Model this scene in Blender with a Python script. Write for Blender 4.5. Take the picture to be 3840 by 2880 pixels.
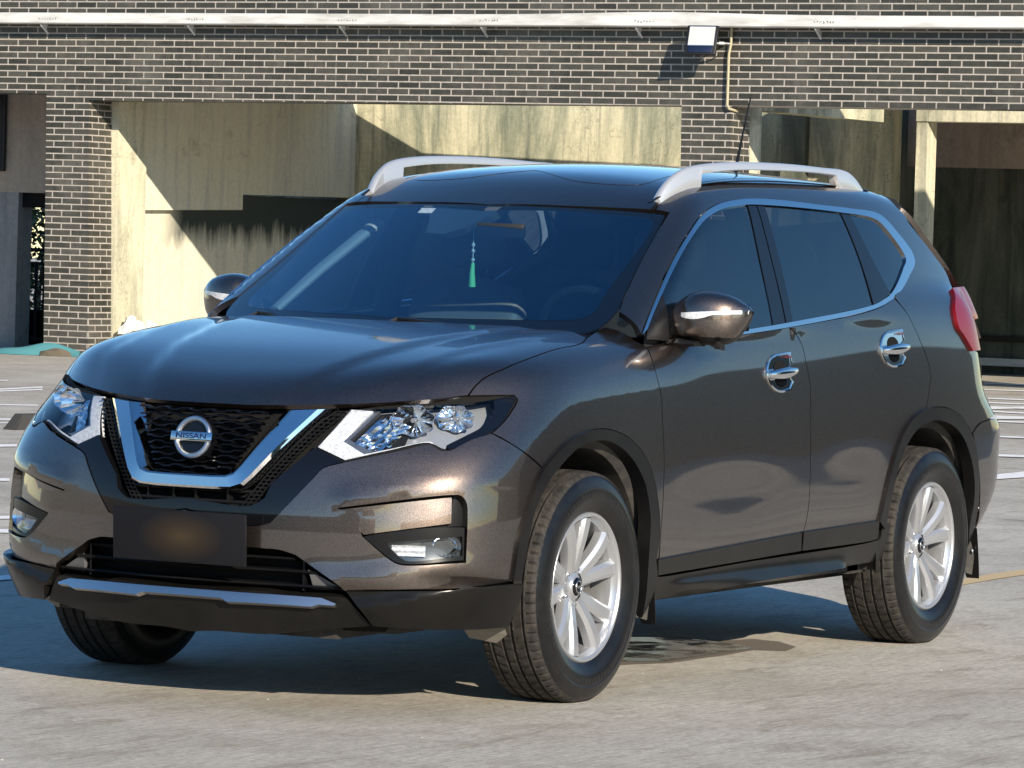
import bpy, bmesh, math, random
import numpy as np
from mathutils import Vector, Matrix
from mathutils.geometry import delaunay_2d_cdt
random.seed(4); rng=np.random.default_rng(4)
for o in list(bpy.data.objects): bpy.data.objects.remove(o)
sc=bpy.context.scene; C=sc.collection
# ------------------------------------------------------------------ camera
CP=np.array([11.696052,6.933379,1.413562]); FW=np.array([-0.878767,-0.476095,-0.033204]); RT=np.array([-0.477037,0.878328,0.031231]); UPV=np.array([-0.014295,-0.043284,0.998961])
cam=bpy.data.objects.new('camera',bpy.data.cameras.new('camera')); C.objects.link(cam)
cam.matrix_world=Matrix(((RT[0],UPV[0],-FW[0],CP[0]),(RT[1],UPV[1],-FW[1],CP[1]),(RT[2],UPV[2],-FW[2],CP[2]),(0,0,0,1)))
cam.data.sensor_width=36; cam.data.lens=36*16015.11/3840; cam.data.clip_end=2000; cam.data.clip_start=.1
sc.camera=cam
# ------------------------------------------------------------------ sky, sun, exposure
SUN=Vector((1.40,1.85,1.0)).normalized(); EL=math.asin(SUN.z)
w=bpy.data.worlds.new('World'); sc.world=w; w.use_nodes=True
nt=w.node_tree; bg=nt.nodes['Background']; sky=nt.nodes.new('ShaderNodeTexSky'); sky.sky_type='NISHITA'
sky.sun_disc=False; sky.sun_elevation=EL; sky.sun_rotation=math.atan2(SUN.x,SUN.y); sky.air_density=1.0; sky.dust_density=.05; sky.ozone_density=3.0
hs=nt.nodes.new('ShaderNodeHueSaturation'); hs.inputs['Saturation'].default_value=1.20; nt.links.new(sky.outputs[0],hs.inputs['Color']); nt.links.new(hs.outputs[0],bg.inputs[0]); bg.inputs[1].default_value=.108
sl=bpy.data.lights.new('sun','SUN'); sl.energy=4.9; sl.angle=math.radians(.5); sl.color=(1,.89,.73)
so=bpy.data.objects.new('sun',sl); C.objects.link(so); so.rotation_euler=SUN.to_track_quat('Z','Y').to_euler()
sc.view_settings.view_transform='Standard'; sc.view_settings.look='None'; sc.view_settings.gamma=1; sc.view_settings.exposure=0.60
sc.render.engine='CYCLES'
# ------------------------------------------------------------------ materials
def mat(name,col=(.5,.5,.5),rough=.5,metal=0,coat=0,spec=.5,emit=None,coat_rough=.03):
    m=bpy.data.materials.new(name); m.use_nodes=True; b=m.node_tree.nodes['Principled BSDF']
    b.inputs['Base Color'].default_value=(*col,1); b.inputs['Roughness'].default_value=rough; b.inputs['Metallic'].default_value=metal
    b.inputs['Coat Weight'].default_value=coat; b.inputs['Coat Roughness'].default_value=coat_rough; b.inputs['Specular IOR Level'].default_value=spec
    if emit: b.inputs['Emission Color'].default_value=(*emit[:3],1); b.inputs['Emission Strength'].default_value=emit[3]
    return m
class NT:
    def __init__(s,m): s.t=m.node_tree; s.b=s.t.nodes.get('Principled BSDF')
    def n(s,ty,**k):
        x=s.t.nodes.new(ty)
        for a,v in k.items():
            if a.startswith('i_'):
                key=a[2:]; key=int(key) if key.isdigit() else key.replace('_',' ')
                x.inputs[key].default_value=v
            else: setattr(x,a,v)
        return x
    def l(s,a,b): s.t.links.new(a,b)
    def noise(s,vec,scale,detail=4,rough=.55,dist=0):
        x=s.n('ShaderNodeTexNoise'); x.inputs['Scale'].default_value=scale; x.inputs['Detail'].default_value=detail; x.inputs['Roughness'].default_value=rough; x.inputs['Distortion'].default_value=dist
        if vec is not None: s.l(vec,x.inputs['Vector'])
        return x.outputs['Fac']
    def ramp(s,fac,stops):
        r=s.n('ShaderNodeValToRGB'); e=r.color_ramp.elements
        while len(e)>1: e.remove(e[-1])
        e[0].position=stops[0][0]; e[0].color=(*stops[0][1],1)
        for p,c in stops[1:]:
            q=e.new(p); q.color=(*c,1)
        s.l(fac,r.inputs[0]); return r.outputs[0]
    def mix(s,f,a,b,mode='MIX'):
        m=s.n('ShaderNodeMix',data_type='RGBA',blend_type=mode)
        for sock,v in ((m.inputs[0],f),(m.inputs[6],a),(m.inputs[7],b)):
            if isinstance(v,(int,float)): sock.default_value=v
            elif isinstance(v,tuple): sock.default_value=(*v,1)
            else: s.l(v,sock)
        return m.outputs[2]
    def math(s,op,a,b=0.0):
        m=s.n('ShaderNodeMath',operation=op)
        for k,v in ((0,a),(1,b)):
            if isinstance(v,(int,float)): m.inputs[k].default_value=v
            else: s.l(v,m.inputs[k])
        return m.outputs[0]
    def bump(s,h,strength,dist=.01,link=True,coat=False):
        b=s.n('ShaderNodeBump'); b.inputs['Strength'].default_value=strength; b.inputs['Distance'].default_value=dist; s.l(h,b.inputs['Height'])
        if link: s.l(b.outputs[0],s.b.inputs['Normal'])
        return b.outputs[0]
    def obj(s,scale=(1,1,1)):
        t=s.n('ShaderNodeTexCoord'); m=s.n('ShaderNodeMapping'); m.inputs['Scale'].default_value=scale; s.l(t.outputs['Object'],m.inputs[0]); return m.outputs[0]
paint=mat('brown_grey_metallic_paint',(.105,.085,.072),.40,1.0,1.0);paint.node_tree.nodes['Principled BSDF'].inputs['Coat IOR'].default_value=1.85
_n=NT(paint); _v=_n.obj()
_fl=_n.n('ShaderNodeTexVoronoi'); _fl.inputs['Scale'].default_value=900; _n.l(_v,_fl.inputs['Vector'])
_c=_n.ramp(_fl.outputs['Distance'],[(0,(.40,.315,.262)),(.6,(.062,.048,.040))]); _sz=_n.n('ShaderNodeSeparateXYZ');_n.l(_v,_sz.inputs[0]);_dz=_n.math('MULTIPLY',_n.ramp(_sz.outputs[2],[(.30,(1,1,1)),(.62,(0,0,0))]),_n.ramp(_n.noise(_v,4.5,7,.7),[(.35,(0,0,0)),(.75,(.40,.40,.40))]))
_c=_n.mix(_dz,_c,(.21,.175,.135));_n.l(_c,_n.b.inputs['Base Color'])
_dirt=_n.noise(_v,2.2,6,.6); _r=_n.ramp(_dirt,[(.35,(.025,)*3),(.75,(.07,)*3)]); _n.l(_r,_n.b.inputs['Coat Roughness'])
gloss=mat('gloss_black_plastic',(.004,.004,.005),.05,0,0,.5)
satin=mat('satin_black_plastic',(.018,.018,.019),.28,0,0,.25)
_n=NT(satin); _v=_n.obj(); _n.l(_n.ramp(_n.noise(_v,5,6,.65),[(.3,(.005,.005,.006)),(.75,(.012,.0115,.011))]),_n.b.inputs['Base Color']); _n.bump(_n.noise(_v,700,2),.12,.001)
clad=mat('grey_black_cladding',(.022,.021,.020),.25,0,.0,.25)
_n=NT(clad); _v=_n.obj(); _n.l(_n.ramp(_n.noise(_v,3,6,.65),[(.3,(.005,.0048,.0045)),(.75,(.013,.012,.011))]),_n.b.inputs['Base Color'])
chrome=mat('chrome',(.78,.79,.80),.05,1)
satchrome=mat('satin_aluminium',(.62,.63,.64),.32,1)
silver=mat('silver_wheel_paint',(.50,.51,.53),.30,.7,.5)
railsil=mat('silver_rail_paint',(.60,.61,.62),.36,.55,.3)
dark=mat('dark_void',(.006,.006,.006),.8,0,0,.2)
liner=mat('wheel_well_liner',(.022,.021,.020),.75)
_n=NT(liner); _v=_n.obj(); _n.l(_n.ramp(_n.noise(_v,9,6,.7),[(.35,(.012,.011,.011)),(.7,(.06,.054,.046))]),_n.b.inputs['Base Color'])
rubber=mat('tyre_rubber',(.01,.01,.011),.30,0,0,.38)
_n=NT(rubber); _v=_n.obj(); _n.l(_n.ramp(_n.noise(_v,14,6,.7),[(.4,(.006,.006,.007)),(.8,(.015,.014,.013))]),_n.b.inputs['Base Color'])
tread=mat('dusty_tread_rubber',(.055,.050,.044),.75,0,0,.3)
_n=NT(tread); _v=_n.obj(); _n.l(_n.ramp(_n.noise(_v,30,5,.7),[(.3,(.012,.0115,.011)),(.75,(.050,.044,.038))]),_n.b.inputs['Base Color'])
disc=mat('brake_steel',(.35,.34,.33),.35,.9); caliper=mat('caliper_grey',(.12,.11,.10),.5,.5); rust=mat('rusty_hub',(.13,.075,.045),.8,.2)
def thin_glass(name,tint,ior=1.5,rough=0.0,gl=(1,1,1)):
    m=bpy.data.materials.new(name); m.use_nodes=True; t=m.node_tree; t.nodes.clear()
    o=t.nodes.new('ShaderNodeOutputMaterial'); mx=t.nodes.new('ShaderNodeMixShader'); tr=t.nodes.new('ShaderNodeBsdfTransparent'); g=t.nodes.new('ShaderNodeBsdfGlossy'); lw=t.nodes.new('ShaderNodeLayerWeight'); pw=t.nodes.new('ShaderNodeMath'); pw.operation='POWER'; pw.inputs[1].default_value=5; t.links.new(lw.outputs['Facing'],pw.inputs[0]); lw.inputs[0].default_value=.5
    F0=((ior-1)/(ior+1))**2; f=t.nodes.new('ShaderNodeMath'); f.operation='MULTIPLY_ADD'; f.inputs[1].default_value=1-F0; f.inputs[2].default_value=F0; t.links.new(pw.outputs[0],f.inputs[0]); tr.inputs[0].default_value=(*tint,1); g.inputs['Roughness'].default_value=rough; g.inputs[0].default_value=(*gl,1)
    t.links.new(f.outputs[0],mx.inputs[0]); t.links.new(tr.outputs[0],mx.inputs[1]); t.links.new(g.outputs[0],mx.inputs[2]); t.links.new(mx.outputs[0],o.inputs[0]); return m
g_ws=thin_glass('windshield_glass',(.80,.88,.92),1.75); g_side=thin_glass('tinted_side_glass',(.10,.12,.13),2.3,.0); g_lens=thin_glass('clear_lens',(.93,.94,.95),1.45)
film=thin_glass('blue_solar_film',(.55,.74,.86),2.9,0,(.50,.82,1.0))
roofglass=mat('dark_roof_glass',(.012,.014,.018),.05,0,1)
frit=mat('black_glass_border',(.004,.005,.007),.12)
white_lens=mat('frosted_white_lens',(.66,.67,.69),.25,0,.5); 
_n=NT(white_lens);_v=_n.obj();_n.l(_n.ramp(_n.noise(_v,110,4,.7),[(.36,(.42,.44,.47)),(.6,(.68,.69,.71))]),_n.b.inputs['Base Color'])
reflector=mat('mirror_reflector',(.85,.87,.9),.12,1); refl_dark=mat('smoked_bezel',(.34,.36,.39),.35,.45)
amber=mat('amber_bulb',(.55,.22,.05),.3)
red_lens=mat('red_tail_lens',(.17,.004,.010),.18,0,0,.4); clear_red=mat('clear_tail_lens',(.30,.28,.28),.2,.3,1)
fabric=mat('beige_seat_leather',(.22,.20,.17),.55); fabric_d=mat('dark_interior_plastic',(.018,.018,.02),.6); headliner=mat('pale_headliner',(.42,.41,.38),.8)
tassel_m=mat('green_silk',(.25,.90,.32),.6); bead_m=mat('white_bead',(.8,.8,.75),.3)
# ------------------------------------------------------------------ object helpers
def link(name,me,m=None,parent=None,loc=(0,0,0)):
    o=bpy.data.objects.new(name,me); C.objects.link(o); o.location=loc
    if parent: o.parent=parent
    if m is not None and me is not None:
        for q in (m if isinstance(m,(list,tuple)) else [m]): me.materials.append(q)
    return o
def empty(name,loc=(0,0,0),parent=None,rz=0):
    o=bpy.data.objects.new(name,None); C.objects.link(o); o.location=loc; o.rotation_euler.z=rz; o.empty_display_size=.2
    if parent: o.parent=parent
    return o
def tag(o,label=None,cat=None,group=None,kind=None):
    if label: o['label']=label
    if cat: o['category']=cat
    if group: o['group']=group
    if kind: o['kind']=kind
    return o
class MB:
    """collects shapes into one mesh"""
    def __init__(s): s.v=[];s.f=[];s.mi=[]
    def add(s,vs,fs,mi=0):
        b=len(s.v); s.v+=[tuple(map(float,p)) for p in vs]; s.f+=[tuple(i+b for i in f) for f in fs]; s.mi+=[mi]*len(fs); return s
    def box(s,a,b,mi=0,M=None):
        x0,y0,z0=a;x1,y1,z1=b; v=[(x0,y0,z0),(x1,y0,z0),(x1,y1,z0),(x0,y1,z0),(x0,y0,z1),(x1,y0,z1),(x1,y1,z1),(x0,y1,z1)]
        if M is not None: v=[tuple(M@Vector(p)) for p in v]
        return s.add(v,[(0,3,2,1),(4,5,6,7),(0,1,5,4),(1,2,6,5),(2,3,7,6),(3,0,4,7)],mi)
    def tube(s,pts,r,n=8,mi=0,cap=True,flat=1.0):
        P=[Vector(p) for p in pts]; rs=r if isinstance(r,(list,tuple)) else [r]*len(P); vs=[];up=None
        for i,p in enumerate(P):
            t=(P[min(i+1,len(P)-1)]-P[max(i-1,0)]).normalized()
            if up is None: up=Vector((0,0,1)) if abs(t.z)<.9 else Vector((1,0,0))
            a=t.cross(up).normalized(); b=a.cross(t).normalized(); up=b
            for k in range(n):
                an=2*math.pi*k/n; vs.append(p+rs[i]*(math.cos(an)*a+flat*math.sin(an)*b))
        fs=[(i*n+k,i*n+(k+1)%n,(i+1)*n+(k+1)%n,(i+1)*n+k) for i in range(len(P)-1) for k in range(n)]
        if cap: fs+=[tuple(range(n))[::-1],tuple((len(P)-1)*n+k for k in range(n))]
        return s.add(vs,fs,mi)
    def lathe(s,prof,n=48,axis='y',mi=0,close=False,mis=None,mod=None):
        vs=[]
        for k in range(n):
            an=2*math.pi*k/n
            for j,(r,h) in enumerate(prof):
                rr=r+(mod(k,j) if mod else 0)
                vs.append((rr*math.cos(an),h,rr*math.sin(an)) if axis=='y' else ((rr*math.cos(an),rr*math.sin(an),h) if axis=='z' else (h,rr*math.cos(an),rr*math.sin(an))))
        m=len(prof); b=len(s.v); s.v+=vs
        for k in range(n):
            for j in range(m-1 if not close else m):
                j2=(j+1)%m; s.f.append((b+k*m+j,b+k*m+j2,b+((k+1)%n)*m+j2,b+((k+1)%n)*m+j)); s.mi.append(mis[j] if mis else mi)
        return s
    def grid(s,P,mi=0,closeu=False,closev=False):
        """P[u][v] -> quads"""
        U=len(P);V=len(P[0]);fs=[(u*V+v,u*V+(v+1)%V,((u+1)%U)*V+(v+1)%V,((u+1)%U)*V+v) for u in range(U if closeu else U-1) for v in range(V if closev else V-1)]
        return s.add([p for r in P for p in r],fs,mi)
    def mesh(s,name='m',smooth=True,fix=True,sharp=None,bevel=None):
        me=bpy.data.meshes.new(name); me.from_pydata(s.v,[],s.f); me.update()
        for p,k in zip(me.polygons,s.mi): p.material_index=k
        bm=bmesh.new(); bm.from_mesh(me)
        if fix: bmesh.ops.recalc_face_normals(bm,faces=bm.faces)
        if bevel: bmesh.ops.bevel(bm,geom=[e for e in bm.edges if len(e.link_faces)==2 and e.calc_face_angle(0)>.5],offset=bevel,segments=2,affect='EDGES',profile=.5)
        bm.to_mesh(me); bm.free()
        if smooth:
            me.shade_smooth()
            try: me.set_sharp_from_angle(angle=math.radians(sharp or 40))
            except Exception: pass
        return me
    def build(s,name,m,parent=None,loc=(0,0,0),**k):
        return link(name,s.mesh(name,**k),m,parent,loc)
def mirror_mesh(me,name):
    n=me.copy(); n.name=name
    bm=bmesh.new(); bm.from_mesh(n)
    for v in bm.verts: v.co.y*=-1
    bmesh.ops.reverse_faces(bm,faces=bm.faces); bm.to_mesh(n); bm.free(); return n
# ------------------------------------------------------------------ car body as smooth surfaces (x forward, y left, z up, metres)
def _nat(xs):
    # natural cubic spline second-derivative operator
    n=len(xs);h=np.diff(xs);A=np.zeros((n,n));B=np.zeros((n,n));A[0,0]=A[-1,-1]=1
    for i in range(1,n-1):
        A[i,i-1]=h[i-1];A[i,i]=2*(h[i-1]+h[i]);A[i,i+1]=h[i]
        B[i,i-1]=6/h[i-1];B[i,i]=-6/h[i-1]-6/h[i];B[i,i+1]=6/h[i]
    return np.linalg.solve(A,B)
class Sp:
    def __init__(s,xs,ys):
        s.x=np.array(xs,float);s.y=np.array(ys,float);s.m=_nat(s.x)@s.y
    def __call__(s,q):
        q=np.asarray(q,float);x=s.x;qc=np.clip(q,x[0],x[-1])
        i=np.clip(np.searchsorted(x,qc)-1,0,len(x)-2);h=x[i+1]-x[i];a=(x[i+1]-qc)/h;b=(qc-x[i])/h
        r=a*s.y[i]+b*s.y[i+1]+((a**3-a)*s.m[i]+(b**3-b)*s.m[i+1])*h*h/6
        # linear extrapolation
        def d(e):
            j=0 if e==0 else len(x)-2;hh=x[j+1]-x[j];sl=(s.y[j+1]-s.y[j])/hh
            return sl-hh*s.m[j+1]/6 if e==0 else sl+hh*s.m[j]/6
        return r+np.where(q<x[0],(q-x[0])*d(0),0)+np.where(q>x[-1],(q-x[-1])*d(1),0)
def smax(a,b,k):
    h=np.maximum(k-np.abs(a-b),0)/k
    return np.maximum(a,b)+h*h*h*k/6
def sstep(a,b,x):
    t=np.clip((x-a)/(b-a),0,1);return t*t*t*(t*(6*t-15)+10)
def bump(x,c,w):
    return np.exp(-((x-c)/w)**2)
# ---- side half width
Wx=Sp([-3.8,-3.4,-3.05,-2.7,-2.2,-1.5,-.9,-.45,0,.35,.6,.8,1.],[.84,.885,.905,.911,.905,.900,.900,.902,.908,.898,.872,.835,.79])
Wz=Sp([.2,.3,.4,.47,.53,.62,.70,.80,.90,1.0,1.1,1.2,1.3],[-.055,-.026,-.011,-.003,0,-.0015,-.0045,-.0100,-.0185,-.031,-.050,-.079,-.119])
def W(x,z):
    return -.0055*bump(x,-1.0,.42)*bump(z,.60,.10)-.0050*bump(x,-2.0,.30)*bump(z,.63,.10)+Wx(x)+Wz(z-.085*sstep(-.6,-3.,x))
Fz=Sp([.15,.25,.33,.42,.5,.6,.7,.8,.9,1.0],[.83,.885,.915,.93,.935,.93,.91,.88,.84,.78])
Fy=Sp([0,.2,.4,.5,.6,.7,.8,.9,1.],[0,-.012,-.05,-.08,-.115,-.158,-.21,-.28,-.37])
def zcr(y): return .372+.045*sstep(.45,.85,y)
def Fr(y,z):
    y=np.abs(y)
    cr=z-zcr(y)-.012
    led=.020*np.exp(-(np.where(cr>0,cr/.050,cr/.016))**2)*sstep(.30,.46,y)
    rz=z-(.640+.05*sstep(.45,.85,y))
    rdg=.012*np.exp(-(np.where(rz>0,rz/.045,rz/.018))**2)*sstep(.42,.56,y)
    return Fz(z)+Fy(y)*(1+.75*sstep(.68,1.,z))+led+rdg
Hx=Sp([-3.3,-2.5,-1.0,-.6,-.3,0,.25,.5,.65,.75,.85,.95],[1.33,1.35,1.25,1.165,1.150,1.13,1.095,1.045,1.0,.965,.915,.84])
Yc1=Sp([-.2,0,.2,.45,.6,.7,.77],[.55,.505,.45,.39,.345,.315,.275])
Yc2=Sp([-.2,0,.15,.4,.5,.57,.65],[.72,.69,.66,.605,.59,.57,.53])
def H(x,y):
    y=np.abs(y);fd=sstep(-.6,-.1,x)
    return Hx(x)-fd*(.009*sstep(-.075,.02,y-Yc1(x))+.006*sstep(-.07,.02,y-Yc2(x)))+fd*.006-.006*(y/.7)**2-.10*np.clip(y-.62,0,1)**2/.04*.35
def f_side(p): return p[...,1]-W(p[...,0],p[...,2])
def f_front(p): return p[...,0]-Fr(p[...,1],p[...,2])
def f_hood(p): return p[...,2]-H(p[...,0],p[...,1])
Bz=Sp([.2,.3,.4,.5,.6,.7,.78,.84,.9,1.0,1.1,1.2,1.3],[-3.33,-3.40,-3.50,-3.62,-3.66,-3.67,-3.67,-3.59,-3.51,-3.47,-3.44,-3.41,-3.36])
def f_rear(p): return Bz(p[...,2])+.18*(p[...,1]/.8)**2-p[...,0]
def body(p):
    a=smax(f_side(p),f_front(p),.26)
    a=smax(a,f_rear(p),.25)
    return smax(a,f_hood(p)*.98,.16)
# ---- greenhouse
Gx=Sp([-3.6,-3.1,-2.6,-2.0,-1.4,-.9,-.4,0],[.74,.82,.858,.860,.852,.842,.818,.78])
def f_gside(p): return (p[...,1]-(Gx(p[...,0])-.30*(p[...,2]-1.13)-.22*(p[...,2]-1.13)**2))*.93
def f_ws(p): return (p[...,0]-(-.2-1.735*(p[...,2]-1.14)-.325*p[...,1]**2))*.5
Rx=Sp([-3.6,-3.2,-2.9,-2.5,-2.0,-1.6,-1.3,-1.05,-.85],[1.47,1.605,1.670,1.697,1.703,1.695,1.672,1.62,1.535])
def f_roof(p): return p[...,2]-(Rx(p[...,0])-.045*(p[...,1]/.6)**2)
Kz=Sp([1.0,1.1,1.2,1.3,1.4,1.5,1.6,1.7],[-3.56,-3.52,-3.46,-3.38,-3.26,-3.14,-3.06,-2.94])
def f_back(p): return (Kz(p[...,2])+.10*p[...,1]**2-p[...,0])*.75
def green(p):
    a=smax(f_gside(p),f_roof(p),.13)
    a=smax(a,f_ws(p),.07)
    return smax(a,f_back(p),.10)
def cast(f,o,d,t0,t1,n=400):
    """first crossing outside->inside along o+t d; o,d (N,3)"""
    o=np.atleast_2d(o).astype(float);d=np.broadcast_to(np.asarray(d,float),o.shape)
    ts=np.linspace(t0,t1,n);P=o[:,None,:]+ts[None,:,None]*d[:,None,:];v=f(P)
    s=(v[:,:-1]>0)&(v[:,1:]<=0);ok=s.any(1);i=s.argmax(1)
    a=ts[i];b=ts[i+1]
    for _ in range(40):
        m=.5*(a+b);vm=f(o+m[:,None]*d);g=vm>0;a=np.where(g,m,a);b=np.where(g,b,m)
    return o+(.5*(a+b))[:,None]*d,ok
def grad(f,p,e=2e-4):
    g=np.stack([f(p+np.eye(3)[i]*e)-f(p-np.eye(3)[i]*e) for i in range(3)],-1)
    return g/np.linalg.norm(g,axis=-1,keepdims=True)
def smin(a,b,k): return -smax(-a,-b,k)
def uni(p): return smin(body(p),smax(green(p),1.115+.045*np.clip(-p[...,0]-.8,0,1.6)-p[...,2],.02),.03)
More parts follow.
